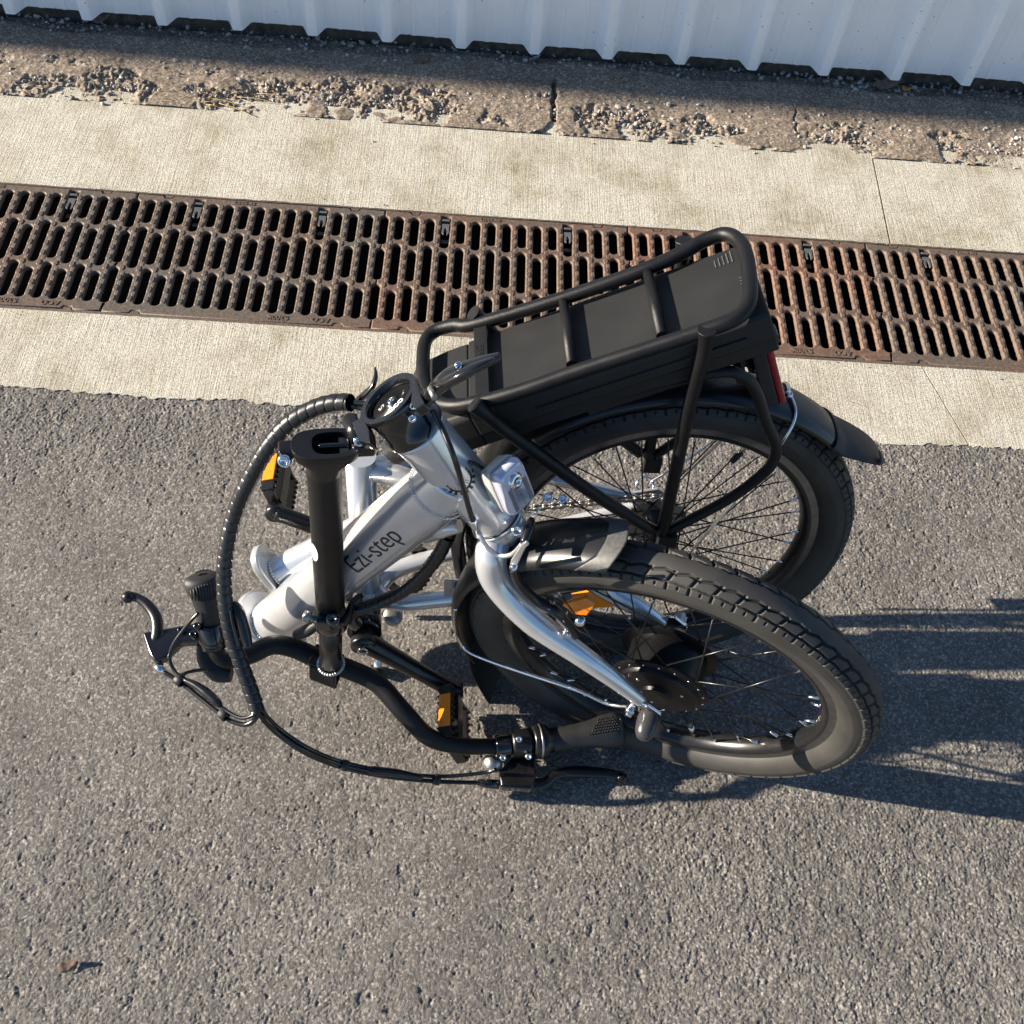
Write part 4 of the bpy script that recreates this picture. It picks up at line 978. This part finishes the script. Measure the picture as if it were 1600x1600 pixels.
# ---- tail light
tl0, tl1 = RW(.060, .345, -.004), RW(.098, .262, -.004); td = (tl1 - tl0).normalized(); tn = td.cross(RR[2]).normalized()
if tn.dot(RR[1]) < 0: tn = -tn
tb = MB().box((tl0 + tl1) / 2 - tn * .008, RR[2] * .022, td * .046, tn * .008).build('tail_light', blackmatt, E, .002)
MB().box((tl0 + tl1) / 2 + tn * .0045, RR[2] * .020, td * .043, tn * .0042).build('lens', redm, tb, .002)
Tb([RW(.045, .33, .02), RW(.05, .315, .0), RW(.06, .30, -.004)], .0030, cablem, 'tail_light_wire', seg=8)
MB().tube([RW(.02, .335, -.03), RW(.055, .315, -.01)], .006, smooth_path=False).build('tail_light_bracket', blacktube, E)

# ---- stem base cup on the steering axis, with the folding lever
cup0 = onaxis(Ls - .038)
mb = MB(); mb.lathe(cup0, sdir, [(.0310, 0), (.0330, .001), (.0333, .010), (.0318, .012), (.0318, .030), (.0325, .038), (.0345, .041), (.0348, .046), (.0338, .048), (.0282, .048), (.0265, .046), (.0258, .039), (0, .039)], 48)
cp = mb.build('stem_base', blackgloss, E); e_ = cp.modifiers.new('es', 'EDGE_SPLIT'); e_.split_angle = math.radians(45)
cx = (_R @ V(1, 0, 0)); cx = (cx - sdir * cx.dot(sdir)).normalized(); cy = sdir.cross(cx)
if cy.dot(_R @ V(0, 1, 0)) < 0: cy = -cy
capc = cup0 + sdir * .0400
MB().lathe(capc, sdir, [(0, .002), (.004, .002), (.0045, .0035), (.007, .0035), (.0075, .0008), (.0240, .0008), (.0245, 0)], 32).build('headset_cap', blacksat, cp)
MB().bolt(capc + sdir * .002, sdir, .0038, .0025).build('cap_bolt', chrome, cp)
tx = (cx * .78 + cy * .62).normalized(); ty = sdir.cross(tx)
text_mesh('neco', .0130, 'cap_lettering', whitem, cp, capc + sdir * .0011 - tx * .0165 - ty * .0140, tx, ty, .0003, weight=.0002)
text_mesh('5/7', .0065, 'cap_lettering', whitem, cp, capc + sdir * .0011 - tx * .014 + ty * .006, tx, ty, .0003)
def OA(u, v, h):                      # point at height h above the cup base on the plane across the steering axis
    return onplane(u, v, cup0 + sdir * h, sdir)
# hinge lugs either side
mb = MB(); mb.prism([OA(u, v, .040) for u, v in ((655, 606), (662, 612), (666, 628), (674, 642), (658, 652), (652, 640))], sdir * .011); mb.build('hinge_lug', blackgloss, cp, .0015)
mb = MB(); mb.prism([OA(u, v, .036) for u, v in ((560, 672), (572, 702), (590, 704), (588, 684), (578, 662))], sdir * .012)
mb.build('hinge_lug', blackgloss, cp, .0015)
mb = MB(); mb.tube([OA(546, 655, .045), OA(562, 688, .034)], [.0088, .0088], 20, smooth_path=False); mb.build('hinge_barrel', blacksat, E)
for (u, v, h, r_) in ((561, 688, .030, .0062), (646, 633, .034, .0044), (644, 653, .026, .0044)):
    p_ = OA(u, v, h); mb = MB(); mb.bolt(p_ + (_C - p_).normalized() * .008, _C - p_ - V(0, 0, .2), r_, .007); mb.build('hinge_bolt', chrome, E)
lvp = [OA(654, 628, .036), OA(676, 616, .044), OA(684, 604, .052), OA(702, 590, .058), OA(730, 577, .060), OA(756, 566, .060), OA(781, 556, .058)]
mb = MB(); mb.tube(lvp, [.0115, .0095, .0110, .0122, .0108, .0082, .0045], 16, flat=.7, up=sdir)
lv = mb.build('folding_lever', blackgloss, E)
mb = MB(); mb.tube([OA(692, 598, .067), OA(716, 586, .070), OA(745, 572, .069), OA(772, 560, .063)], [.0050, .0060, .0055, .0025], 12, flat=.6, up=sdir); mb.build('lever_spine', blackgloss, lv)
p_ = OA(716, 571, .072); MB().lathe(p_, (_C - p_), [(0, .001), (.0028, .001), (.0036, 0), (.0036, -.006), (0, -.006)], 20).build('lever_pin', chrome, lv)
p_ = OA(679, 609, .058); MB().tube([OA(672, 606, .060), OA(679, 622, .056)], .003, smooth_path=False).build('lever_spring', steel, lv)
# latch tip behind the cup
mb = MB(); mb.tube([OA(560, 625, .03), OA(570, 617, .035), OA(582, 604, .04), OA(587, 588, .045), OA(586, 574, .05)], [.006, .007, .005, .004, .0015], 12, flat=.6); mb.build('safety_latch', blackgloss, E)

# ---- folded handlebar post
P0 = G(505, 705, .605); P1 = G(517, 965, .255); P2 = G(517, 1036, .178); pdn = (P1 - P0).normalized()
mb = MB(); mb.tube([P0 + pdn * .012, P0.lerp(P1, .25), P0.lerp(P1, .7), P1], [.0185, .0180, .0182, .0182], 36); post = mb.build('handlebar_post', blacktube, E)
MB().tube([P1 - pdn * .01, P2], .0150, 32, smooth_path=False).build('inner_post', blacksat, E)
# sticker on the post
sx = (_R @ V(-1, 0, 0)); sx = (sx - pdn * sx.dot(pdn)).normalized(); svw = (_C - P0); svw = (svw - pdn * svw.dot(pdn)).normalized(); sx = (sx - svw * sx.dot(svw)).normalized(); hs = (G(495, 835, .43) - P0).dot(pdn)
def postpt(ang, h_, lift=.0004): return P0 + pdn * h_ + (math.cos(ang) * svw + math.sin(ang) * sx) * (.0182 + lift)
mb = MB(); cs = [postpt(1.02, hs)]
for k in range(20):
    a = 2 * PI * k / 20; cs.append(postpt(1.02 + .36 * math.cos(a) , hs + .017 * math.sin(a)))
mb.add(cs, [(0, 1 + k, 1 + (k + 1) % 20) for k in range(20)], True); mb.build('oval_sticker', whitem, post)
# open hinge head at the top of the post
hu = -pdn; hxv = (G(562, 690, .60) - G(455, 700, .60)); hxv = (hxv - hu * hxv.dot(hu)).normalized(); hyv = hu.cross(hxv)
if hyv.z < 0 and hyv.y < 0: hyv = -hyv
def sup(c, X, Y, rx, ry, q=2.4, n=36): return [c + X * rx * math.copysign(abs(math.cos(2 * PI * k / n)) ** (2 / q), math.cos(2 * PI * k / n)) + Y * ry * math.copysign(abs(math.sin(2 * PI * k / n)) ** (2 / q), math.sin(2 * PI * k / n)) for k in range(n)]
mb = MB(); rings = [sup(P0 + hu * -.030, hxv, hyv, .0183, .0183, 2), sup(P0 + hu * -.014 + hxv * .002, hxv, hyv, .0205, .0190, 2.2), sup(P0 + hu * -.001 + hxv * .003, hxv, hyv, .033, .0190, 2.8), sup(P0 + hu * .011 + hxv * .003, hxv, hyv, .0350, .0200, 2.8), sup(P0 + hu * .013 + hxv * .003, hxv, hyv, .0340, .0190, 2.8), sup(P0 + hu * .0128 + hxv * .009, hxv, hyv, .0200, .0140, 3), sup(P0 + hu * .002 + hxv * .009, hxv, hyv, .0180, .0125, 3), sup(P0 + hu * -.014, hxv, hyv, .004, .003)]
n_ = 36; vs = [p for r_ in rings for p in r_]; fs = [(i * n_ + k, i * n_ + (k + 1) % n_, (i + 1) * n_ + (k + 1) % n_, (i + 1) * n_ + k) for i in range(len(rings) - 1) for k in range(n_)]
mb.add(vs, fs, True); hh = mb.build('post_hinge_head', blacksat, E); e_ = hh.modifiers.new('es', 'EDGE_SPLIT'); e_.split_angle = math.radians(50)
mb = MB(); mb.box(P0 + hxv * .021 + hu * .004, hxv * .005, hyv * .0115, hu * .004); mb.cyl(P0 + hxv * -.004 + hu * .008, P0 + hxv * .026 + hu * .008, .0032); mb.build('latch_block', blackgloss, hh, .0008)
mb = MB(); mb.box(P0 - hxv * .036 + hu * .006, hxv * .008, hyv * .008, hu * .006); mb.build('latch_lug', blacksat, hh, .002)
mb = MB(); p_ = P0 - hxv * .038 + hu * .002 - hyv * .010; mb.lathe(p_, (_C - p_) + V(-.2, -.3, 0), [(0, .006), (.0030, .006), (.0036, .008), (.0062, .007), (.0072, .003), (.0072, -.006), (0, -.006)], 24); mb.build('hinge_head_bolt', chrome, hh)
mb = MB(); mb.box(P0 + hxv * .040 + hu * .006, hxv * .012, hyv * .010, hu * .008); mb.build('hinge_arm', blacksat, hh, .003)
# post clamp with quick release
mb = MB(); mb.lathe(P1 + pdn * .004, pdn, [(.0170, -.012), (.0215, -.012), (.0222, -.010), (.0222, .010), (.0215, .012), (.0165, .012)], 36); cl = mb.build('post_clamp', blackgloss, E)
mb = MB(); mb.box(G(506, 972, .285), V(.009, 0, 0), V(0, .007, 0), pdn * .011); mb.build('clamp_lug', blackgloss, cl, .002)
mb = MB(); q1, q2 = G(476, 963, .285), G(500, 968, .288); mb.tube([q1, q1.lerp(q2, .35), q1.lerp(q2, .36), q2], [.0075, .0075, .0035, .0035], 18, smooth_path=False); mb.build('clamp_thumb_nut', steel, cl)
p_ = G(521, 968, .298); mb = MB(); mb.lathe(p_, V(-.05, -.3, 1), [(0, .004), (.003, .004), (.0035, .006), (.008, .006), (.0085, .004), (.0085, -.002), (.0065, -.004), (.0065, -.010), (.0085, -.012), (.0085, -.017), (0, -.017)], 28); mb.build('quick_release_cam', blackgloss, cl)
mb = MB(); mb.tube([G(534, 974, .285), G(544, 962, .285), G(550, 945, .285), G(560, 934, .285), G(567, 930, .285)], [.006, .0055, .005, .0055, .003], 12, flat=.6); mb.build('quick_release_lever', blacksat, cl)
MB().tube([G(463, 992, .20), G(480, 985, .215), G(496, 975, .23)], [.007, .0085, .006], 12).build('grommet', blackmatt, E)
# weld ring and bar clamp
mb = MB(); weld(mb, P2 + pdn * .002, pdn, .0165, .0028, 30); mb.build('weld_bead', weldm, E)
# ---- handlebar
hbpts = [G(318, 895, .285), G(326, 950, .245), G(334, 995, .215), G(340, 1020, .200), G(358, 1030, .190), G(392, 1022, .185), G(425, 1008, .180), G(460, 1013, .170), G(505, 1033, .158), G(545, 1046, .150), G(590, 1068, .140), G(630, 1112, .125), G(668, 1150, .100), G(710, 1164, .082), G(770, 1166, .070), G(850, 1158, .063), G(955, 1143, .062)]
hb_ = Tb(hbpts, [.0112, .0112, .0112, .0118, .0125, .0130, .0132, .0135, .0140, .0138, .0134, .0130, .0125, .0118, .0112, .0112, .0112], blacktube, 'handlebar', seg=24, sub=8)
bc = G(510, 1041, .154); bd = (G(545, 1046, .150) - G(470, 1017, .166)).normalized()
bu = (P1 - P2).normalized(); bw = bd.cross(bu).normalized()
mb = MB(); mb.box(bc + bu * .013, bd * .021, bw * .019, bu * .0035); mb.box(bc - bu * .001 + bw * .017, bd * .019, bw * .004, bu * .013); mb.box(bc - bu * .001 - bw * .017, bd * .019, bw * .004, bu * .013)
mb.box(bc - bu * .016, bd * .019, bw * .018, bu * .003); mb.build('bar_clamp', blacksat, E, .003)
mb = MB()
for s_ in (-1, 1): mb.cyl(bc + bd * s_ * .013 - bw * .024 + bu * .004, bc + bd * s_ * .013 - bw * .008 + bu * .004, .0050)
mb.build('clamp_bolts', blackgloss, E)
# grips
def grip(pa, pb, m_, name):
    d_ = (pb - pa).normalized(); L_ = (pb - pa).length; up_ = (_C - pa); up_ = (up_ - d_ * up_.dot(d_)).normalized(); sd_ = d_.cross(up_)
    mb = MB(); st_ = [(0, .0165, .0165), (.03, .0168, .0168), (.33, .0170, .0170), (.36, .0175, .0172), (.55, .0195, .0180), (.72, .0235, .0180), (.86, .0255, .0175), (.95, .0235, .0155), (.99, .017, .011), (1.0, .006, .004)]
    vs = []; n_ = 28
    for t_, rs_, ru in st_:
        for k in range(n_):
            a = 2 * PI * k / n_; vs.append(pa + d_ * L_ * t_ + sd_ * rs_ * math.cos(a) + up_ * ru * math.sin(a))
    fs = [(i * n_ + k, i * n_ + (k + 1) % n_, (i + 1) * n_ + (k + 1) % n_, (i + 1) * n_ + k) for i in range(len(st_) - 1) for k in range(n_)]
    mb.add(vs, fs, True); g_ = mb.build(name, griprub, E)
    return g_, d_, up_, sd_, L_
ga, gb = G(330, 972, .232), G(317, 898, .290); g_, d_, up_, sd_, L_ = grip(ga, gb, 0, 'grip')
mb = MB()
for k in range(11):
    o_ = -.0175 + k * .0035; l0 = .58 + .10 * (o_ / .02) ** 2; mb.tube([ga + d_ * L_ * (l0) + sd_ * o_ + up_ * (.0182 - 9 * o_ * o_), ga + d_ * L_ * (.93 - .12 * (o_ / .02) ** 2) + sd_ * o_ + up_ * (.0176 - 9 * o_ * o_)], .0010, 6, smooth_path=False)
mb.build('grip_ribs', griprub, g_)
ga, gb = G(862, 1157, .063), G(974, 1138, .068); g_, d_, up_, sd_, L_ = grip(ga, gb, 0, 'grip')
if sd_.dot(_R @ V(0, 1, 0)) < 0: sd_ = -sd_
mb = MB()
for i in range(12):
    for j in range(6):
        o_ = -.002 + j * .0036; t_ = .50 + i * .036 + (j % 2) * .018
        if t_ > .93 - .08 * (j / 5) or t_ < .5 + .05 * j * .6: continue
        c_ = ga + d_ * L_ * t_ + sd_ * (o_ + .002) + up_ * math.sqrt(max(1e-6, 1 - ((o_ + .002) / .0245) ** 2)) * .0181
        mb.lathe(c_, up_, [(0, .0016), (.0009, .0012), (.0014, -.001)], 6)
mb.build('grip_dots', blacksat, g_)
# left clamp ring, lever and display pod
def leverset(body, lever, rad, m1, bname):
    pass
mb = MB(); c_ = G(331, 988, .225); ld = (G(326, 950, .245) - G(334, 995, .215)).normalized(); mb.lathe(c_, ld, [(.0125, -.012), (.0175, -.012), (.0180, -.010), (.0180, .010), (.0172, .012), (.0125, .012)], 32)
mb.lathe(G(334, 1003, .215), ld, [(.0125, -.008), (.0158, -.008), (.0160, .006), (.0125, .006)], 28)
lcl = mb.build('lever_clamp', blackgloss, E)
bl_ = MB(); bl_.prism([G(u, v, .190) for u, v in ((227, 997), (300, 984), (322, 978), (322, 1010), (286, 1012), (262, 1036), (246, 1042), (238, 1030))], V(0, 0, .018))
lb = bl_.build('brake_lever', blackgloss, E, .003)
MB().tube([G(240, 1010, .200), G(246, 990, .205), G(244, 966, .210), G(232, 947, .212), G(218, 936, .213), G(207, 932, .213), G(201, 933, .213)], [.0085, .0085, .0078, .0072, .0060, .0062, .0085], 16, flat=.75).lathe(G(200, 933, .213), V(-1, 0, .1), [(.0001, .0085), (.0045, .0072), (.0075, .0040), (.0086, 0), (.0075, -.0040), (.0045, -.0072), (.0001, -.0085)], 18).build('lever_blade', blacksat, lb)
MB().cyl(G(246, 1038, .196), G(256, 1052, .190), .0068, .0052).build('barrel_adjuster', chrome, lb)
mb = MB()
for (u, v, z_) in ((309, 979, .245), (284, 985, .21), (303, 992, .225)): mb.bolt(G(u, v, z_), V(0, -.2, 1), .0050, .006)
mb.build('lever_bolts', blackgloss, lb)
mb = MB(); mb.tube([G(320, 1000, .19), G(322, 1030, .175), G(340, 1050, .165), G(362, 1055, .165)], [.010, .012, .014, .009], 16, flat=.8); mb.build('thumb_throttle', blackmatt, E)
# right clamp ring, shifter and brake lever
mb = MB(); rd = (G(850, 1158, .063) - G(770, 1166, .070)).normalized()
mb.lathe(G(785, 1165, .068), rd, [(.0115, -.011), (.0158, -.011), (.0162, -.009), (.0162, .009), (.0155, .011), (.0115, .011)], 28)
mb.build('shifter_clamp', blackgloss, E)
mb = MB(); mb.lathe(G(815, 1161, .066), rd, [(.0115, -.016), (.019, -.015), (.020, -.012), (.020, .008), (.0195, .012), (.0115, .012)], 28); mb.build('lever_clamp', blacksat, E)
mb = MB(); mb.lathe(G(838, 1159, .064), rd, [(.0115, -.006), (.0225, -.006), (.0240, -.004), (.0245, .002), (.0240, .010), (.0235, .014), (.0180, .018), (.0168, .034), (.0115, .034)], 40); sh_ = mb.build('twist_shifter', blacksat, E)
mb = MB(); mb.lathe(G(838, 1159, .064), rd, [(.0243, .0028), (.0250, .0034), (.0250, .0052), (.0243, .0058)], 40); mb.build('shifter_ring', orangeprint if False else steel, sh_)
mb = MB()
for (u, v, z_) in ((811, 1155, .088), (786, 1184, .070), (826, 1182, .074)):
    mb.bolt(G(u, v, z_), _C - G(u, v, z_), .0046, .005)
mb.build('shifter_bolt', chrome, sh_)
bl_ = MB(); bl_.prism([G(u, v, .020) for u, v in ((778, 1214), (782, 1236), (830, 1240), (836, 1222), (834, 1190), (800, 1186), (788, 1200))], V(0, 0, .020))
rb = bl_.build('brake_lever', blackgloss, E, .003)
MB().tube([G(828, 1226, .028), G(850, 1223, .027), G(866, 1211, .027), G(885, 1206, .026), G(915, 1206, .025), G(945, 1208, .023), G(962, 1211, .021), G(972, 1217, .019)], [.0095, .0085, .0072, .0080, .0085, .0075, .0065, .0078], 16, flat=.75).lathe(G(971, 1216, .020), V(1, -.3, 0), [(.0001, .0088), (.0045, .0075), (.0075, .0042), (.0086, 0), (.0075, -.0042), (.0045, -.0075), (.0001, -.0088)], 18).build('lever_blade', blacksat, rb)
MB().tube([G(746, 1222, .032), G(760, 1224, .032), G(780, 1226, .030)], [.0045, .0065, .0068], 14, smooth_path=False).build('barrel_adjuster', blackgloss, rb)
MB().lathe(G(768, 1192, .038), V(-.9, -.3, .5), [(0, .012), (.008, .011), (.013, .006), (.0140, 0), (.0140, -.010), (0, -.012)], 24).build('bell', steel, E)

# ---- spiral wrapped hose and cables
def spiral(pts, r, pit_, name):
    pts = [Vector(p) for p in pts]; P = []
    n_ = len(pts)
    for i in range(n_ - 1):
        q = [pts[max(0, i - 1)], pts[i], pts[i + 1], pts[min(n_ - 1, i + 2)]]; ns = max(2, int((q[2] - q[1]).length / .0009))
        for k in range(ns):
            t_ = k / ns; P.append(.5 * ((2 * q[1]) + (q[2] - q[0]) * t_ + (2 * q[0] - 5 * q[1] + 4 * q[2] - q[3]) * t_ * t_ + (3 * q[1] - q[0] - 3 * q[2] + q[3]) * t_ ** 3))
    P.append(pts[-1]); seg = 20; s_ = 0; vs = []; x = None
    for i, p in enumerate(P):
        T = (P[min(i + 1, len(P) - 1)] - P[max(i - 1, 0)]).normalized()
        if x is None: x = V(0, 0, 1)
        x = (x - T * x.dot(T)).normalized(); y = T.cross(x)
        if i: s_ += (p - P[i - 1]).length
        for k in range(seg):
            a = 2 * PI * k / seg; f = ((s_ / pit_) + k / seg) % 1.0
            rr_ = r * (.90 + .14 * f ** .6) * (.88 if f < .09 else 1)
            vs.append(p + rr_ * (math.cos(a) * x + math.sin(a) * y))
    fs = [(i * seg + k, i * seg + (k + 1) % seg, (i + 1) * seg + (k + 1) % seg, (i + 1) * seg + k) for i in range(len(P) - 1) for k in range(seg)]
    fs += []
    mb = MB(); mb.add(vs, fs, True); return mb.build(name, wrapm, E)
spiral([G(548, 629, .600), G(520, 630, .59), G(488, 640, .575), G(452, 662, .555), G(420, 698, .525), G(392, 745, .485), G(368, 800, .435), G(354, 860, .390), G(351, 920, .345), G(360, 985, .300), G(378, 1040, .265), G(396, 1090, .235), G(402, 1112, .225)], .0098, .0125, 'spiral_cable_wrap')
spiral([G(700, 838, .40), G(686, 866, .37), G(664, 894, .33), G(632, 922, .29), G(596, 940, .26), G(560, 952, .25)], .0088, .0105, 'spiral_cable_wrap')
Tb([G(552, 629, .602), G(580, 631, .607), G(600, 626, .62)], .0032, cablem, 'cable_bundle', seg=10)
Tb([G(548, 634, .598), G(575, 640, .60), G(598, 650, .60)], .0032, cablem, 'cable_bundle', seg=10)
Tb([G(702, 836, .40), G(706, 815, .42), G(712, 790, .44)], .0085, cablem, 'cable_sleeve', seg=14)
cA = [G(402, 1108, .225), G(414, 1128, .205), G(440, 1152, .175), G(480, 1178, .145), G(530, 1198, .100), G(600, 1213, .065), G(680, 1221, .042), G(750, 1223, .034)]
Tb(cA, .0031, cablem, 'brake_cable', seg=10)
Tb([p + V(.002, .006, .004) for p in cA[:-1]] + [G(752, 1208, .046), G(775, 1202, .058)], .0028, cablem, 'shift_cable', seg=10)
Tb([p + V(-.003, .002, .008) for p in cA[:5]] + [G(575, 1204, .082), G(600, 1207, .075)], .0026, cablem, 'signal_cable', seg=10)
Tb([G(572, 1202, .084), G(585, 1204, .080), G(620, 1208, .068), G(660, 1215, .054)], [.0035, .0062, .0060, .0035], cablem, 'cable_connector', seg=14)
for (u, v, z_) in ((538, 1200, .097), (682, 1222, .044)):
    dvec = (G(u + 20, v + 5, z_ - .005) - G(u - 20, v - 5, z_ + .005)).normalized(); MB().lathe(G(u, v, z_) + V(0, .003, .002), dvec, [(.0062, -.005), (.0078, -.004), (.0078, .004), (.0062, .005)], 16).build('cable_tie', blackmatt, E)
lb1 = [G(404, 1104, .225), G(400, 1122, .215), G(385, 1132, .205), G(365, 1128, .200), G(348, 1118, .198), G(315, 1092, .195), G(285, 1068, .193), G(256, 1050, .192)]
Tb(lb1, .0032, cablem, 'brake_cable', seg=10)
Tb([G(404, 1106, .230), G(396, 1117, .222), G(378, 1122, .214), G(356, 1112, .208), G(340, 1100, .206), G(310, 1078, .204), G(284, 1060, .202), G(270, 1044, .203), G(265, 1025, .212), G(272, 1005, .225), G(286, 985, .240), G(300, 968, .255), G(310, 958, .262)], .0024, cablem, 'throttle_cable', seg=10)
Tb([G(280, 1058, .203), G(290, 1052, .200), G(305, 1048, .192), G(326, 1046, .180)], .0024, cablem, 'signal_cable', seg=10)
Tb([G(345, 1103, .208), G(338, 1096, .208), G(322, 1082, .207), G(305, 1070, .206), G(288, 1062, .204)], [.0030, .0058, .0062, .0048, .0028], cablem, 'cable_connector', seg=14)
for (u, v, z_) in ((281, 1063, .197), (350, 1116, .202)):
    dvec = (G(u + 20, v + 16, z_) - G(u - 20, v - 16, z_)).normalized(); MB().lathe(G(u, v, z_), dvec, [(.0060, -.006), (.0078, -.005), (.0078, .005), (.0060, .006)], 16).build('cable_tie', blackmatt, E)
Tb([G(363, 942, .325), G(372, 955, .320), G(383, 990, .300), G(388, 1012, .290)], [.0045, .0075, .0075, .0050], cablem, 'cable_connector', seg=14)
MB().tube([G(360, 950, .33), G(364, 975, .32), G(374, 1010, .30)], .002, 8).build('signal_cable', cablem, E)
Tb([G(560, 945, .25), G(548, 962, .22), G(556, 975, .19)], .010, cablem, 'cable_sleeve', seg=14)
print('objects', len(bpy.data.objects))
